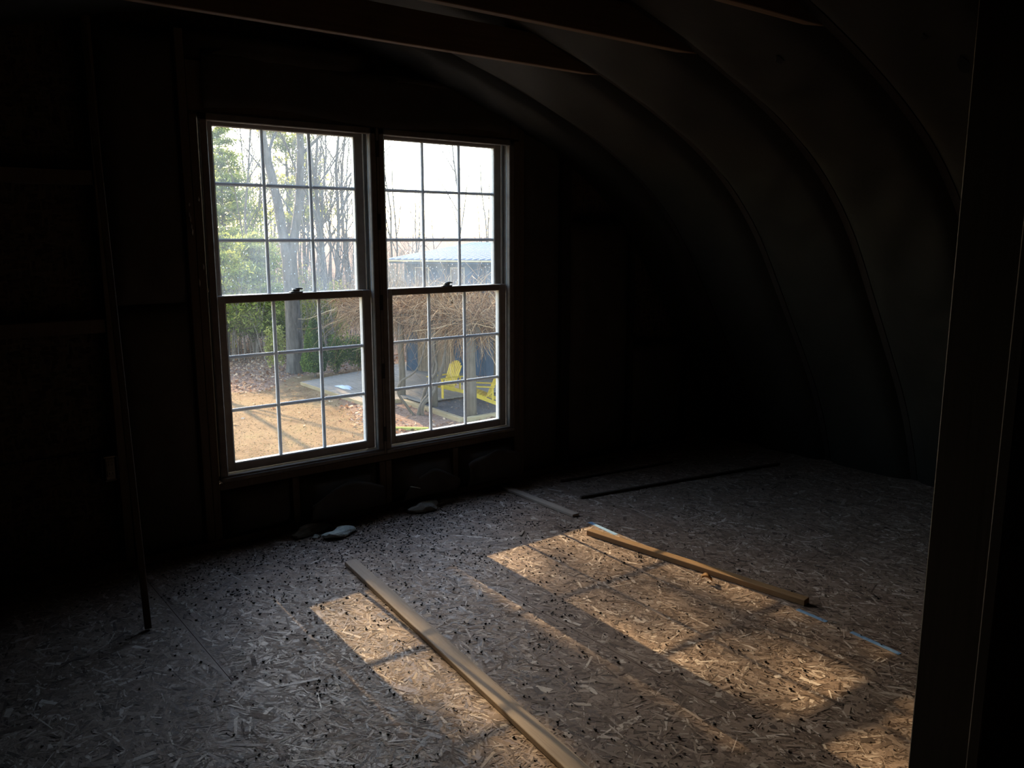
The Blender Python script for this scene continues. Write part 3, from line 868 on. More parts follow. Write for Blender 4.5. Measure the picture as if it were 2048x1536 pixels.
# dead insects and crumbs strewn over the floor
def insects():
    base = MB(); ellipsoid(base, (0, 0, 0), (1, .62, .5), n=6, m=4)
    BV = np.array(base.v); BF = np.array(base.f)
    pts = []
    r = np.random.default_rng(5)
    n1 = 1900                                  # thick near the window wall
    x = r.uniform(.95, 3.05, n1 * 3); y = -.10 - r.gamma(1.5, .27, n1 * 3)
    keep = r.random(n1 * 3) < np.exp(-((x - 2.0) / .75) ** 2) + .12
    pts.append(np.stack([x[keep], y[keep]], 1)[:n1])
    n2 = 1500
    x = r.normal(1.9, .9, n2 * 2); y = r.uniform(-3.2, -.15, n2 * 2)
    ok = (x > .1) & (x < 3.9); pts.append(np.stack([x[ok], y[ok]], 1)[:n2])
    for k in range(26):                        # small clusters
        c = r.uniform((.9, -2.6), (3.0, -.3)); m = r.integers(6, 22)
        pts.append(c + r.normal(0, .035, (m, 2)))
    P = np.vstack(pts); P = P[P[:, 1] < -.07]
    m = len(P)
    s = r.gamma(9, .00046, m).clip(.002, .0075); a = r.uniform(0, 6.28, m)
    V = BV[None] * s[:, None, None]
    ca, sa = np.cos(a)[:, None], np.sin(a)[:, None]
    X = V[:, :, 0] * ca - V[:, :, 1] * sa + P[:, 0:1]; Y = V[:, :, 0] * sa + V[:, :, 1] * ca + P[:, 1:2]
    Z = V[:, :, 2] + s[:, None] * .5 + .0012
    VV = np.stack([X, Y, Z], 2).reshape(-1, 3)
    FF = (BF[None] + (np.arange(m) * len(BV))[:, None, None]).reshape(-1, 4)
    ob = np_mesh('dead_insects', VV, FF, M['bug'])
    tag(ob, 'countless tiny dark dead insects strewn over the strand board floor', 'insects', kind='stuff')
insects()

# ================================================================== OUTSIDE
G = -3.2
def litter_fn(x, y):
    # leaf litter: under the woods beyond the lawn, and in the bed beside the deck
    edge = 21.6 + 1.1 * np.sin(x * .55) + .5 * np.sin(x * 1.7 + 1)
    a = np.clip((y - edge) / 1.6, 0, 1)
    b = np.clip((x - (8.7 + .28 * (y - 13))) / 1.2, 0, 1) * np.clip((22 - y) / 2, 0, 1)
    b = b * np.clip((x - 7.6) / 1.5, 0, 1)
    return np.maximum(a, b * .95)
def gz(x, y):
    x = np.asarray(x, float); y = np.asarray(y, float)
    z = G + .05 * np.sin(x * .7) * np.sin(y * .6) + np.clip(y - 27, 0, 200) * .025
    flat = np.exp(-(np.clip(np.abs(x - 14) - 4.5, 0, 9) + np.clip(np.abs(y - 18) - 5.5, 0, 9)))
    return z * (1 - flat) + G * flat
gx_ = np.concatenate([np.linspace(-60, 0, 13)[:-1], np.linspace(0, 30, 91), np.linspace(30, 160, 21)[1:]])
gy_ = np.concatenate([np.linspace(.3, 6, 7)[:-1], np.linspace(6, 34, 85), np.linspace(34, 220, 25)[1:]])
XX, YY = np.meshgrid(gx_, gy_)
V = np.stack([XX, YY, gz(XX, YY)], 2).reshape(-1, 3)
idx = np.arange(len(V)).reshape(len(gy_), len(gx_))
q = np.stack([idx[:-1, :-1], idx[:-1, 1:], idx[1:, 1:], idx[1:, :-1]], 2).reshape(-1, 4)
gr = np_mesh('ground', V, q, M['ground'], smooth=True)
at = gr.data.attributes.new('litter', 'FLOAT', 'POINT')
at.data.foreach_set('value', litter_fn(V[:, 0], V[:, 1]).astype(np.float32))
tag(gr, 'tan winter lawn running into leaf litter under the woods', kind='structure')

def scatter_quads(name, P, size, mat, label, cat, seed, up=.3, tone=None, parent=None):
    r = np.random.default_rng(seed); n = len(P)
    a = r.normal(0, 1, (n, 3)); a[:, 2] *= up; a /= np.linalg.norm(a, axis=1)[:, None]
    b = r.normal(0, 1, (n, 3)); b[:, 2] *= up; b -= a * (a * b).sum(1)[:, None]; b /= np.linalg.norm(b, axis=1)[:, None]
    s = size * r.uniform(.6, 1.4, n)[:, None]
    c = P
    V = np.stack([c - a * s, c - b * s * .55, c + a * s, c + b * s * .55], 1).reshape(-1, 3)
    F = np.arange(n * 4).reshape(n, 4)
    o = np_mesh(name, V, F, M[mat], parent, tone if tone is not None else r.random(n))
    if label: tag(o, label, cat, kind='stuff')
    return o
# fallen leaves
n = 26000
x = RNG.uniform(3, 17, n); y = RNG.uniform(11.5, 33, n)
k = RNG.random(n) < litter_fn(x, y) * .9 + .012
x, y = x[k], y[k]
inb = (x > 10.85) & (x < 16) & (y > 13.5) & (y < 22.2); keep = ~inb | (RNG.random(len(x)) < .12)
x, y = x[keep], y[keep]
scatter_quads('fallen_leaves', np.stack([x, y, gz(x, y) + .03], 1), .055, 'leaf', 'brown fallen leaves carpeting the wood edge and garden bed', 'leaves', 3)
# dry grass blades
n = 14000
x = RNG.uniform(2, 13, n); y = RNG.uniform(10, 24, n)
k = (litter_fn(x, y) < .5) & (RNG.random(n) < np.exp(-(y - 10) / 14) + .2); x, y = x[k], y[k]
m = len(x); a = RNG.uniform(0, 6.28, m); h = RNG.uniform(.012, .035, m); z = gz(x, y)
w_ = .012
V = np.stack([np.stack([x - w_ * np.cos(a), y - w_ * np.sin(a), z], 1), np.stack([x + w_ * np.cos(a), y + w_ * np.sin(a), z], 1),
              np.stack([x + RNG.normal(0, .05, m), y + RNG.normal(0, .05, m), z + h], 1)], 1).reshape(-1, 3)
go = np_mesh('lawn_grass', V, np.arange(m * 3).reshape(m, 3), M['grass'], None, RNG.random(m))
tag(go, 'short dry tan grass of the lawn', 'grass', kind='stuff')

# ------------------------------------------------------------------ trees
def bare_tree_mesh(seed, H=13.0, r0=.16, levels=4, spread=.55, fork=None, dens=1.0):
    rr = random.Random(seed)
    tk = MB(); tw = MB()
    def grow(p, d, L, rad, lev):
        seg = 5 if lev < 2 else 3
        pts = [p]; rs = [rad]
        dd = d.copy()
        for i in range(seg):
            dd = (dd + Vector((rr.gauss(0, .10), rr.gauss(0, .10), rr.gauss(.05, .05)))).normalized()
            pts.append(pts[-1] + dd * L / seg); rs.append(rad * (1 - .72 * (i + 1) / seg))
        (tk if lev < 2 else tw).tube(pts, rs, 7 if lev == 0 else (5 if lev == 1 else 3), cap=False)
        if lev >= levels: return
        nb = int((7 if lev == 0 else 5) * dens + rr.random())
        for b in range(nb):
            t = (.35 if lev == 0 else .2) + (.65 if lev == 0 else .8) * (b + rr.random()) / nb
            k = min(int(t * seg), seg - 1); f = t * seg - k
            q = pts[k].lerp(pts[k + 1], min(f, 1)); rq = rs[k] * (1 - f) + rs[k + 1] * min(f, 1)
            az = rr.uniform(0, 6.28)
            side = (dd.orthogonal().normalized())
            side.rotate(Matrix.Rotation(az, 3, dd))
            nd = (dd * (1 - spread * rr.uniform(.6, 1.2)) + side * spread * rr.uniform(.8, 1.4) + Vector((0, 0, .18))).normalized()
            grow(q, nd, L * rr.uniform(.34, .58) * (1.0 - .25 * t), max(rq * rr.uniform(.45, .7), .006), lev + 1)
    if fork:
        base = [(0, 0, -.3), (0.02, 0, .4), (.04, .02, fork * .5), (.0, .03, fork)]
        tk.tube(base, [r0 * 1.35, r0 * 1.08, r0, r0 * .95], 10, cap=False)
        grow(Vector((-.08, .03, fork - .25)), Vector((-.13, .05, 1)).normalized(), H - fork, r0 * .72, 0)
        grow(Vector((.10, .03, fork - .25)), Vector((.22, -.12, 1)).normalized(), (H - fork) * .95, r0 * .66, 0)
    else:
        grow(Vector((0, 0, -.3)), Vector((rr.gauss(0, .03), rr.gauss(0, .03), 1)).normalized(), H, r0, 0)
    return tk, tw
def bare_tree(name, seed, loc, label, group=None, bark='bark', **kw):
    o = empty(name, (loc[0], loc[1], float(gz(loc[0], loc[1]))))
    tk, tw = bare_tree_mesh(seed, **kw)
    tk.build('trunk', M[bark], o, smooth=True)
    b = tw.build('branches', M['twig'], o); b['kind'] = 'stuff'
    tag(o, label, 'tree', group)
    return o
bare_tree('forked_tree', 21, (11.75, 23.6), 'big grey forked tree behind the dark green cone-shaped shrub', H=14, r0=.27, fork=4.3, levels=3, dens=1.0)
# woodland behind: a few kinds, copied about
protos = []
for i, (H, r0, lv, dn) in enumerate([(13, .11, 3, 1.1), (15, .14, 3, 1.1), (11, .08, 3, 1.0), (14, .10, 3, 1.15), (9, .06, 3, 1.1)]):
    protos.append(bare_tree('bare_tree', 40 + i, (0, 0), 'slim bare tree of the winter woodland beyond the lawn', 'bare woodland trees',
                            'bark_dark' if i % 2 else 'bark', H=H, r0=r0, levels=lv, dens=dn, spread=.5))
used = [False] * 5
def put_tree(k, x, y, s, rz):
    if used[k]: o = copy_tree(protos[k])
    else: o = protos[k]; used[k] = True
    o.location = (x, y, float(gz(x, y)) - .05); o.scale = (s, s, s); o.rotation_euler.z = rz
    return o
rr = random.Random(99)
spots = []; open_ = []; right_ = []
Cx, Cy = 0.0, -4.048
tries = 0
while len(spots) < 105 and tries < 12000:
    tries += 1
    ang = R(rr.uniform(16.5, 38.5)); dist = rr.choice((rr.uniform(31, 60), rr.uniform(50, 100)))
    x, y = Cx + dist * math.sin(ang), Cy + dist * math.cos(ang)
    hx, hy = x - 14.2, y - 21.0                       # keep clear of the house and its roof
    e, s_ = hx * .592 - hy * .806, hx * .806 + hy * .592
    if -1.2 < e < 11 and -2 < s_ < 11.5: continue
    if y < 25.2: continue
    if 9.3 < x < 13.2 and y < 46: continue
    if 10.8 < x < 18.5 and y < 46 and len(open_) >= 5: continue
    if 10.8 < x < 18.5 and y < 46: open_.append(1)
    if x < 17 and y > 40 and rr.random() < .3: continue
    if ang > R(27.5):
        if dist < 48 or len(right_) >= 20: continue
        right_.append(1)
    if any((x - a) ** 2 + (y - b) ** 2 < 1.3 for a, b in spots): continue
    spots.append((x, y))
for i, (x, y) in enumerate(spots):
    t_ = put_tree(i % 5, x, y, rr.uniform(.65, 1.0) * (.95 if x > (y + 4.05) * math.tan(R(27.5)) else 1), rr.uniform(0, 6.28))
    if x > (y + 4.05) * math.tan(R(27.5)):
        t_['label'] = 'bare tree rising behind the roof of the blue house'; t_['group'] = 'bare trees behind the house'
    elif math.hypot(x, y + 4.05) > 60:
        t_['label'] = 'distant pale bare tree deep in the woods behind the pines'; t_['group'] = 'distant woodland trees'
# thin understory saplings at the wood edge
sp_ = []
for i in range(3):
    o = empty('sapling', (0, 0, 0))
    r3 = random.Random(300 + i); tw = MB()
    for k in range(5):
        a = r3.uniform(0, 6.28); L = r3.uniform(2.2, 4.5); p = Vector((r3.gauss(0, .25), r3.gauss(0, .25), -.1)); pts = [p]
        d = Vector((math.cos(a) * .12, math.sin(a) * .12, 1))
        for j in range(5):
            d = (d + Vector((r3.gauss(0, .09), r3.gauss(0, .09), 0))).normalized(); pts.append(pts[-1] + d * L / 5)
        tw.tube(pts, [.022, .019, .015, .012, .009, .004], 4, cap=False)
        for j in range(9):
            q = pts[1 + j % 4].lerp(pts[2 + j % 4], r3.random()); e = Vector((r3.gauss(0, 1), r3.gauss(0, 1), .8)).normalized() * r3.uniform(.4, 1.1)
            tw.tube([q, q + e * .5 + Vector((0, 0, .04)), q + e], [.009, .006, .002], 3, cap=False)
    b = tw.build('stems', M['twig'], o); b['kind'] = 'stuff'
    tag(o, 'thin bare understory sapling between the woodland trunks', 'sapling', 'understory saplings')
    sp_.append(o)
su = [False] * 3; cnt = 0
while cnt < 90:
    ang = R(rr.uniform(16.5, 32)); dist = rr.uniform(31.5, 58)
    x, y = Cx + dist * math.sin(ang), Cy + dist * math.cos(ang)
    hx, hy = x - 14.2, y - 21.0
    e, s_ = hx * .592 - hy * .806, hx * .806 + hy * .592
    if (-1.2 < e < 11 and -2 < s_ < 11.5) or y < 25.5: continue
    k = cnt % 3
    o = copy_tree(sp_[k]) if su[k] else sp_[k]; su[k] = True
    o.location = (x, y, float(gz(x, y)) - .03); o.rotation_euler.z = rr.uniform(0, 6.28); o.scale = (1, 1, rr.uniform(.8, 1.25)); cnt += 1
# trees that stand between the low sun and the attic
for (k, x, y, s, rz) in ((3, 4.75, 22.5, .95, 2.0), (0, 6.6, 27.0, .9, 3.3), (1, 7.7, 31.0, .9, 5.0)):
    t_ = put_tree(k, x, y, s, rz)
    t_['label'] = 'bare tree on the sunny side of the lawn, left of the window view'; t_['group'] = 'bare trees on the lawn'

def foliage(name, P, size, mat, parent, seed, tone, elong=1.0):
    r = np.random.default_rng(seed); n = len(P)
    a = r.normal(0, 1, (n, 3)); a /= np.linalg.norm(a, axis=1)[:, None]
    b = r.normal(0, 1, (n, 3)); b -= a * (a * b).sum(1)[:, None]; b /= np.linalg.norm(b, axis=1)[:, None]
    s = (size * r.uniform(.5, 1.5, n))[:, None]
    V = np.stack([P - a * s * elong, P + a * s * elong, P + b * s * .8], 1).reshape(-1, 3)
    return np_mesh(name, V, np.arange(n * 3).reshape(n, 3), M[mat], parent, tone)

def pine(loc, H, Rm, z0, nb, nt, seed, label, group=None, size=.075, mat='pine', pw=.8, lean=(0, 0), tr=None, boughs=()):
    r = np.random.default_rng(seed)
    o = empty('pine_tree', (loc[0], loc[1], float(gz(loc[0], loc[1]))))
    tk = MB().tube([(0, 0, -.3), (0, 0, H * .3), (lean[0] * .5, lean[1] * .5, H * .65), (lean[0], lean[1], H)], [Rm * .065 + .03, Rm * .05 + .02, .05, .015] if tr is None else [tr * 1.2, tr * 1.05, tr * .95, .02], 8, cap=False)
    zb = z0 + (H - z0) * r.random(nb) ** 1.0
    az = r.uniform(0, 6.28, nb)
    Lb = Rm * (1 - (zb - z0) / (H - z0)) ** pw * r.uniform(.65, 1.1, nb) + .25
    br = MB(); PP = []; TT = []
    for z, a, L in zip(zb, az, Lb):
        e = r.uniform(.0, .35)
        tip = Vector((math.cos(a) * L, math.sin(a) * L, z + e * L * .5))
        mid = Vector((math.cos(a) * L * .5, math.sin(a) * L * .5, z + e * L * .1))
        br.tube([(0, 0, z - .05), mid, tip], [.03, .02, .006], 3, cap=False)
        m = int(nt * (L / Rm) ** 1.2) + 6
        t = r.beta(2.2, 1.2, m)
        base = np.outer(1 - t, (0, 0, z)) + np.outer(t, tip)
        sc = (.10 + .16 * L * (.35 + .65 * t))[:, None]
        d = r.normal(0, 1, (m, 3)) * np.array([1, 1, .45]) * sc
        PP.append(base + d)
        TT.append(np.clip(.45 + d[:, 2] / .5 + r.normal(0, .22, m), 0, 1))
    for (bx_, by_, bz_, rx_, rz_, n_) in boughs:       # loose boughs below the crown, added to dapple the sun patch
        br.tube([(0, 0, bz_ + .5), (bx_ * .6, by_ * .6, bz_ + .25), (bx_, by_, bz_)], [.03, .02, .006], 3, cap=False)
        PP.append(np.array([bx_, by_, bz_]) + r.normal(0, 1, (n_, 3)) * np.array([rx_, rx_, rz_]))
        TT.append(r.random(n_))
    tk.build('trunk', M['bark_dark'], o, smooth=True)
    br.build('limbs', M['bark_dark'], o)
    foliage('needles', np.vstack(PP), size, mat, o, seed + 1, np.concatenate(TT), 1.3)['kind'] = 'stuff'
    tag(o, label, 'tree', group)
    return o
pine((14.5, 38.0), 9.9, 3.4, 1.1, 160, 440, 61, 'bushy yellow-green pine at the left edge of the window view', size=.070)
pine((12.5, 29.2), 5.0, 1.9, .7, 90, 320, 62, 'lower green pine right before the bushy yellow-green pine', size=.060)
pine((10.95, 28.2), 4.9, 2.0, 1.0, 80, 230, 66, 'low spreading pine with bare lower trunk at the wood edge', size=.058)
pine((16.0, 44.0), 11.0, 3.0, 2.0, 100, 200, 63, 'taller pine rising behind the bushy yellow-green pine', size=.07)
pine((22.2, 48.0), 14.8, 3.2, 5.0, 70, 150, 64, 'tall thin-crowned pine against the sky behind the forked tree', size=.11)
# unseen evergreen, placed and shaped to shade the upper sashes and dapple the floor
pine((2.68, 15.6), 17.0, 3.0, 11.52, 116, 225, 65, 'tall unseen evergreen shading the windows, left of the window view', size=.10, tr=.26,
     boughs=((-.50, .1, 11.0, .16, .22, 60), (.62, -.2, 10.56, .24, .06, 34), (1.0, .3, 11.08, .15, .13, 30), (.30, .2, 11.2, .12, .06, 14)))

def bush(name, loc, rx, ry, h, n, mat, label, seed, size=.06, cone=0.0, stem=.15, cat='shrub', group=None):
    r = np.random.default_rng(seed)
    o = empty(name, (loc[0], loc[1], float(gz(loc[0], loc[1]))))
    st = MB()
    for k in range(4 if not cone else 1):
        a = r.uniform(0, 6.28)
        e = .25 * rx if not cone else 0
        st.tube([(0, 0, -.1), (math.cos(a) * e, math.sin(a) * e, h * .35), (math.cos(a) * e * 2, math.sin(a) * e * 2, h * .8)], [.045, .03, .01], 5, cap=False)
    st.build('stem', M['bark_dark'], o)
    d = r.normal(0, 1, (n, 3)); d /= np.linalg.norm(d, axis=1)[:, None]
    rad = r.random(n) ** (.18 if cone else .45)
    if cone:
        t = r.random(n) ** 1.25                     # height fraction
        a = r.uniform(0, 6.28, n)
        prof = np.clip(1 - t, 0, 1) ** .62 * (.72 + .28 * np.minimum(1, t * 6)) * (1 + .10 * np.sin(a * 5 + t * 9))
        P = np.stack([np.cos(a) * rx * prof * rad, np.sin(a) * ry * prof * rad, stem + t * (h - stem)], 1)
        tone = np.clip(.35 + r.normal(0, .18, n) - .35 * np.cos(a), 0, 1)  # leaves lighter on the left, a lit side put into the colour
    else:
        P = d * rad[:, None] * np.array([rx, ry, h / 2]) * (1 + .25 * np.sin(d[:, :1] * 5 + seed)) + np.array([0, 0, h / 2 + stem])
        P[:, 2] = np.maximum(P[:, 2], .05)
        tone = np.clip(.5 + r.normal(0, .25, n), 0, 1)
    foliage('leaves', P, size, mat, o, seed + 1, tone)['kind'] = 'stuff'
    tag(o, label, cat, group)
    return o
bush('arborvitae', (11.95, 22.35), .50, .50, 2.05, 12000, 'yew', 'dark green cone-shaped arborvitae before the big forked tree', 71, .035, cone=1, stem=.22)
bush('round_shrub', (13.0, 22.75), .42, .42, 1.15, 3500, 'yew', 'low dark shrub between the arborvitae and the deck', 72, .04)
bush('round_shrub', (14.05, 23.0), .55, .5, 1.10, 4000, 'yew', 'low dark rounded shrub behind the deck below the vines', 73, .045)
bush('leafy_shrub', (11.40, 24.4), .34, .34, 1.5, 1300, 'shrub', 'yellow-green leafy shrub left of the big forked trunk', 74, .06)
bush('leafy_shrub', (14.9, 27.5), 1.0, .9, 2.6, 3500, 'shrub', 'yellow-green shrub beyond the left corner of the blue house', 75, .07)
bush('leafy_shrub', (13.9, 30.0), 1.3, 1.0, 2.4, 4500, 'shrub', 'pale green underbrush between the thin trunks behind the arborvitae', 76, .07)
bush('leafy_shrub', (11.9, 31.0), 1.6, 1.0, 2.6, 5000, 'shrub', 'pale green underbrush behind the big forked trunk', 77, .07)
bush('leafy_shrub', (9.6, 30.5), 1.5, 1.0, 1.8, 3500, 'shrub', 'pale green underbrush below the pines', 78, .07)
bush('leafy_shrub', (16.3, 31.0), 1.4, 1.0, 2.8, 4000, 'shrub', 'pale green underbrush behind the house corner shrub', 79, .07)

# ------------------------------------------------------------------ deck, bed, pergola
dk = empty('garden_deck', (0, 0, G)); tag(dk, 'low weathered plank deck between the lawn and the blue house', 'deck')
x = 10.92; i = 0
bdm = {}
while x < 15.9:
    y0 = 16.65 if x < 12.1 else 15.9
    key = y0
    if key not in bdm:
        b = MB().box(0, .138, 0, 5.0, .075, .110, bev=.004).build('deck_board', M['deck'], dk); bdm[key] = b
    else:
        b = bdm[key].copy(); link(b, dk)
    b.location = (x, y0, 0.004 * math.sin(i * 2.3)); b.scale.y = (21.15 + (x - 10.92) * .33 - y0) / 5.0; x += .145; i += 1
MB().box(10.88, 10.915, 16.62, 21.15, .0, .105, bev=.003).build('rim_board', M['timber'], dk)
MB().box(10.88, 12.1, 16.60, 16.64, .0, .105, bev=.003).build('rim_board', M['timber'], dk)
sn = []
for k in range(14):
    q = 6.283 * k / 14; rr_ = .26 * (1 + .3 * math.sin(k * 2.7) + .2 * math.cos(k * 1.3)); sn.append((rr_ * math.cos(q) * .7, rr_ * math.sin(q) * 1.5, 0))
s2 = [(a * .6, b * .6, .04) for a, b, c in sn]
so_ = MB().add(sn + s2, [tuple(range(14, 28))] + [(k, (k + 1) % 14, 14 + (k + 1) % 14, 14 + k) for k in range(14)]).build('snow_patch', M['snow'], smooth=True)
so_.location = (11.55, 19.3, G + .116); tag(so_, 'small melting snow patch on the plank deck', 'snow')

bd = MB().box(12.05, 16.4, 13.45, 15.86, G - .1, G + .035).build('mulch_bed', M['soil']); tag(bd, 'dark mulch bed under the pergola', 'garden bed')
def timber(x0, y0, x1, y1, label, mat='timber', h=.13, w=.13):
    d = Vector((x1 - x0, y1 - y0)); o = MB().box(-w / 2, w / 2, 0, d.length, 0, h, bev=.01).build('border_timber', M[mat])
    o.location = (x0, y0, G - .01); o.rotation_euler.z = math.atan2(d.y, d.x) - math.pi / 2
    tag(o, label, 'timber'); return o
timber(12.02, 16.50, 11.92, 13.40, 'long tan border timber along the lawn side of the mulch bed')
timber(12.02, 13.36, 16.4, 13.36, 'tan border timber closing the mulch bed at the right window corner')
timber(9.75, 14.05, 10.75, 13.15, 'mossy yellow-green timber lying in the leaves', 'moss', .08, .09)

pg = empty('pergola', (0, 0, G)); tag(pg, 'rough wooden pergola carrying a mass of dry vines', 'pergola')
PZ = 2.30
for (x, y) in ((12.36, 13.60), (12.36, 17.16), (12.36, 15.40), (13.50, 21.2), (15.9, 13.6), (15.9, 17.2), (15.9, 20.75)):
    rr_ = .145 if (x, y) == (12.36, 13.60) else .095
    MB().tube([(x, y, -.1), (x + .01, y, .8), (x - .01, y + .01, 1.6), (x, y, PZ)], [rr_ * 1.08, rr_, rr_ * .98, rr_ * .95], 9).build('post', M['post'], pg, smooth=True)
for x in (12.36, 15.9):
    MB().box(x - .045, x + .045, 13.2, 21.1, PZ, PZ + .16, bev=.006).build('beam', M['post'], pg)
for k in range(12):
    y = 13.45 + k * .66
    MB().box(12.15, 16.3, y - .03, y + .03, PZ + .162, PZ + .26, bev=.005).build('rafter', M['post'], pg)

def vines():
    o = empty('grape_vine', (11.50, 14.86, G)); tag(o, 'tangled dry vine with twisted trunk over the pergola', 'vine')
    r = random.Random(4)
    tk = MB()
    def L(pts, rad, n=7):
        P = [Vector(p) for p in pts]; out = []
        for i in range(len(P) - 1):
            a = P[max(i - 1, 0)]; b = P[i]; c = P[i + 1]; d = P[min(i + 2, len(P) - 1)]
            for k in range(4):
                t = k / 4
                out.append(.5 * ((2 * b) + (c - a) * t + (2 * a - 5 * b + 4 * c - d) * t * t + (3 * b - a - 3 * c + d) * t ** 3))
        out.append(P[-1]); m = len(out)
        tk.tube(out, [rad * (1 - .6 * i / m) for i in range(m)], n)
    L([(0, 0, -.1), (.1, -.05, .3), (.45, -.15, .75), (.65, -.25, 1.3), (.8, -.2, 1.9), (.85, -.1, 2.5)], .075)
    L([(.02, .03, -.1), (.2, .1, .35), (.3, .0, .8), (.55, -.1, 1.2), (.6, .1, 1.8), (.8, .3, 2.5)], .055)
    L([(-.05, .05, -.1), (-.3, .15, .3), (-.5, .2, .65), (-.42, .15, .95), (-.1, .05, 1.15), (.2, .1, 1.5), (.5, .3, 2.2)], .04)
    L([(.1, -.1, -.1), (.0, -.25, .3), (.35, -.3, .7), (.5, .05, 1.1), (.75, .1, 1.7)], .05)
    tk.build('twisted_trunk', M['post'], o, smooth=True)
    # tangle
    rn = np.random.default_rng(9); N = 9500; S = 7
    x = rn.uniform(12.1, 16.3, N); y = rn.uniform(13.1, 21.2, N)
    edge = rn.random(N) < .5
    x[edge] = 12.15 + np.abs(rn.normal(0, .7, edge.sum()))
    hump = .50 + .25 * np.sin(y * .9) + .15 * np.sin(x * 2 + y * 2.1)
    z = PZ + .2 + hump * rn.random(N) ** .8 - .25 * rn.random(N)
    d = rn.normal(0, 1, (N, 3)); d[:, 2] *= .55
    up = rn.random(N) < .22; d[up, 2] = np.abs(d[up, 2]) * 1.3 + .8
    dn = rn.random(N) < .20; d[dn, 2] = -np.abs(d[dn, 2]) - .7; z[dn] -= .15
    d /= np.linalg.norm(d, axis=1)[:, None]
    Ls = rn.gamma(5, .17, N) * np.where(up, .75, 1.0)
    curl = rn.normal(0, .45, (N, 3))
    curl[:, 2] -= .2
    P = np.stack([x, y, z], 1); pts = [P]
    dd = d.copy()
    for k in range(S - 1):
        dd = dd + curl * .35 + rn.normal(0, .16, (N, 3)); dd /= np.linalg.norm(dd, axis=1)[:, None]
        pts.append(pts[-1] + dd * (Ls / (S - 1))[:, None])
    pts = np.stack(pts, 1)                          # N,S,3
    rad = rn.gamma(4, .0017, N).clip(.003, .015)
    aa = rn.normal(0, 1, (N, 3)); aa -= d * (aa * d).sum(1)[:, None]; aa /= np.linalg.norm(aa, axis=1)[:, None]
    bb = np.cross(d, aa)
    ring = []
    for j in range(3):
        q = 2 * math.pi * j / 3
        off = aa * math.cos(q) + bb * math.sin(q)
        taper = np.linspace(1, .45, S)[None, :, None]
        ring.append(pts + off[:, None, :] * rad[:, None, None] * taper)
    Vv = np.stack(ring, 2)                          # N,S,3,3
    Vv = Vv.reshape(-1, 3) - np.array([11.50, 14.86, 0])
    base = np.arange(N * S * 3).reshape(N, S, 3)
    fs = []
    for j in range(3):
        jn = (j + 1) % 3
        fs.append(np.stack([base[:, :-1, j], base[:, :-1, jn], base[:, 1:, jn], base[:, 1:, j]], 3 - 1).reshape(-1, 4))
    F = np.vstack(fs)
    tone = np.tile(np.repeat(np.clip(rn.beta(2, 1.9, N), 0, 1), S - 1), 3)
    t = np_mesh('tangled_canes', Vv, F, M['vine'], o, tone); t['kind'] = 'stuff'
vines()

# ------------------------------------------------------------------ yellow adirondack chairs
def adirondack(loc, rz, label):
    """faces local +x"""
    o = empty('adirondack_chair', loc, rz); tag(o, label, 'chair', 'yellow garden chairs')
    m = M['yellow']
    for s in (-1, 1):
        MB().box(.33, .355, s * .285 - .045, s * .285 + .045, 0, .56, bev=.003).build('front_leg', m, o)
        L_ = MB()
        d = Vector((-.92, 0, -.29)); Mx = Matrix.Translation((.36, s * .245, .37)) @ Matrix.Rotation(math.atan2(.29, .92), 4, 'Y').inverted()
        L_.box(-.96, .0, -.011, .011, -.055, .05, M=Matrix.Translation((.36, s * .245, .36)) @ Matrix.Rotation(-math.atan2(.29, .92), 4, 'Y'), bev=.003)
        L_.build('side_rail', m, o)
        MB().box(-.40, .42, s * .31 - .065, s * .31 + .065, .562, .585, bev=.004).build('arm', m, o)
        MB().box(-.36, -.315, s * .265 - .02, s * .265 + .02, .18, .56, bev=.003).build('arm_brace', m, o)
    seat_slope = math.atan2(.29, .92)
    for k in range(5):
        t = .03 + k * .098
        Mx = Matrix.Translation((.36 - t * math.cos(seat_slope), 0, .415 - t * math.sin(seat_slope))) @ Matrix.Rotation(-seat_slope, 4, 'Y')
        MB().box(-.085, 0, -.26, .26, 0, .02, M=Mx, bev=.003).build('seat_slat', m, o)
    for k in range(7):
        u = (k - 3) / 3
        hgt = .82 - .13 * u * u
        Mx = Matrix.Translation((-.13, u * .215, .26)) @ Matrix.Rotation(u * -.05, 4, 'X') @ Matrix.Rotation(-.42, 4, 'Y')
        MB().box(-.010, .010, -.033, .033, 0, hgt, M=Mx, bev=.003).build('back_slat', m, o)
    for zz, xx in ((.34, -.175), (.60, -.29)):
        MB().box(xx - .035, xx - .012, -.27, .27, zz - .03, zz + .03, bev=.003).build('back_rail', m, o)
    return o
adirondack((13.30, 16.25, G + .112), R(186), 'yellow slatted garden chair on the deck edge, seen from the front')
adirondack((13.62, 14.75, G + .037), R(128), 'yellow slatted garden chair partly hidden by the thick pergola post')

# ------------------------------------------------------------------ blue house
hs = empty('blue_house', (14.2, 21.0, G), math.atan2(-.806, .592)); tag(hs, 'blue-grey house with a low ribbed metal roof beyond the pergola', 'house')
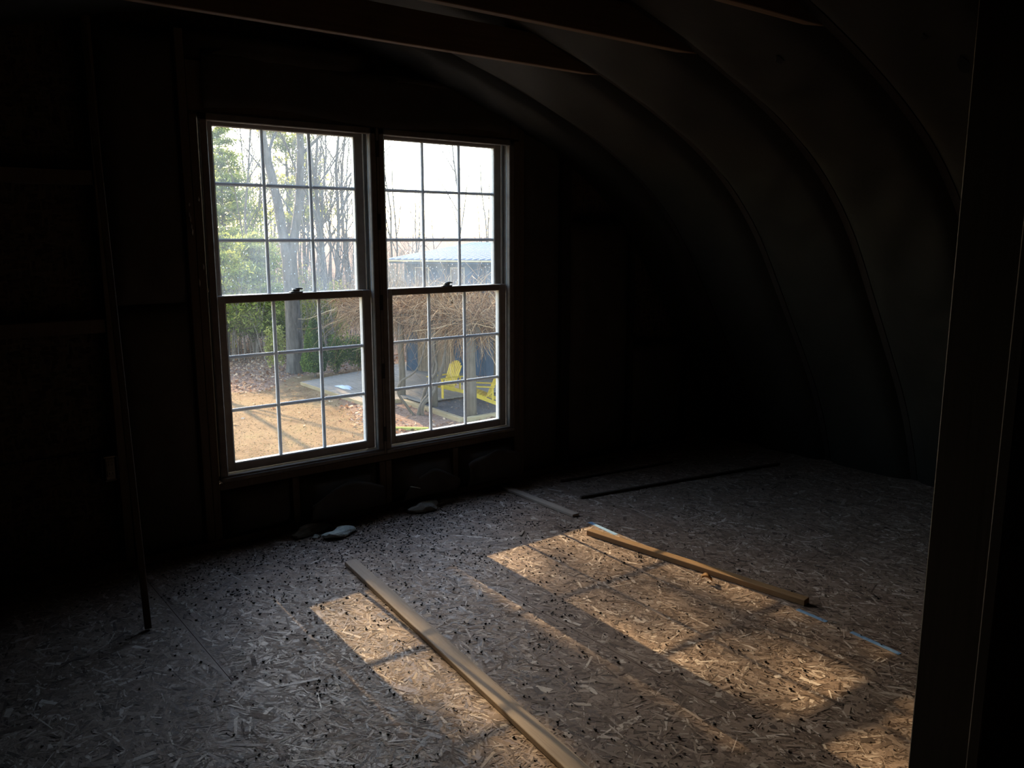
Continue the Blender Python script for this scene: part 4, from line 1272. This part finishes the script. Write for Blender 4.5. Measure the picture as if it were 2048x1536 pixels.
# local: x along the eave, y going back under the roof
HL, HD = 11.0, 9.4
ez = .80 - G                                         # eave height above ground
sl = .054
MB().box(.30, HL, .60, HD, -.2, ez - .10).build('wall', M['blue_wall'], hs)
bw = None
k = 0; xx = .30
while xx < HL - .1:                                   # vertical siding battens
    if bw is None: bw = MB().box(-.02, .02, .575, .599, -.1, ez - .12).build('siding_batten', M['blue_wall'], hs); b = bw
    else: b = bw.copy(); link(b, hs)
    b.location = (xx + .02, 0, 0); xx += .41
rf = MB()
vs = [(0, 0, ez), (HL + .3, 0, ez), (HL + .3, HD, ez + sl * HD), (0, HD, ez + sl * HD)]
vs2 = [(a, b_, c - .05) for a, b_, c in vs]
rf.add(vs + vs2, [(0, 1, 2, 3), (7, 6, 5, 4), (0, 4, 5, 1), (1, 5, 6, 2), (2, 6, 7, 3), (3, 7, 4, 0)])
ro = rf.build('roof', M['metal_roof'], hs)
Ms = Matrix.Translation((0, 0, ez)) @ Matrix.Rotation(math.atan(sl), 4, 'X')
rb = None
for k in range(48):
    x = .02 + k * .229
    if rb is None: rb = MB().box(-.022, .022, -.02, HD * 1.001, .001, .042, M=Ms).build('roof_rib', M['rib'], ro); b = rb
    else: b = rb.copy(); link(b, ro)
    b.location = (x, 0, 0)
MB().box(-.02, HL + .3, -.035, -.002, ez - .065, ez - .012).build('fascia', M['fascia'], hs)
MB().box(-.035, -.002, -.03, HD, ez - .10, ez - .03, M=None).build('rake_board', M['fascia'], hs)
MB().box(0, HL + .2, .0, .60, ez - .13, ez - .10).build('soffit', M['blue_wall'], hs)
for (xa, xb) in ((.74, 1.19), (2.04, 2.48), (3.9, 4.35)):
    wn_ = MB()
    z0, z1 = 1.75, ez - .30
    t = .035
    wn_.box(xa - t, xa, .54, .60, z0, z1 + t); wn_.box(xb, xb + t, .54, .60, z0, z1 + t); wn_.box(xa, xb, .54, .60, z1, z1 + t); wn_.box(xa, xb, .54, .60, z0, z0 + t)
    wo2 = wn_.build('window', M['brown_frame'], hs)
    MB().box(xa, xb, .575, .598, z0 + t, z1).build('pane', M['dark_pane'], wo2)
# brown boarded doors on the lower wall
for k in range(9):
    x = .75 + k * .15
    MB().box(x, x + .14, .545, .57, .05, 1.62, bev=.004).build('door_board', M['brown_board'], hs)
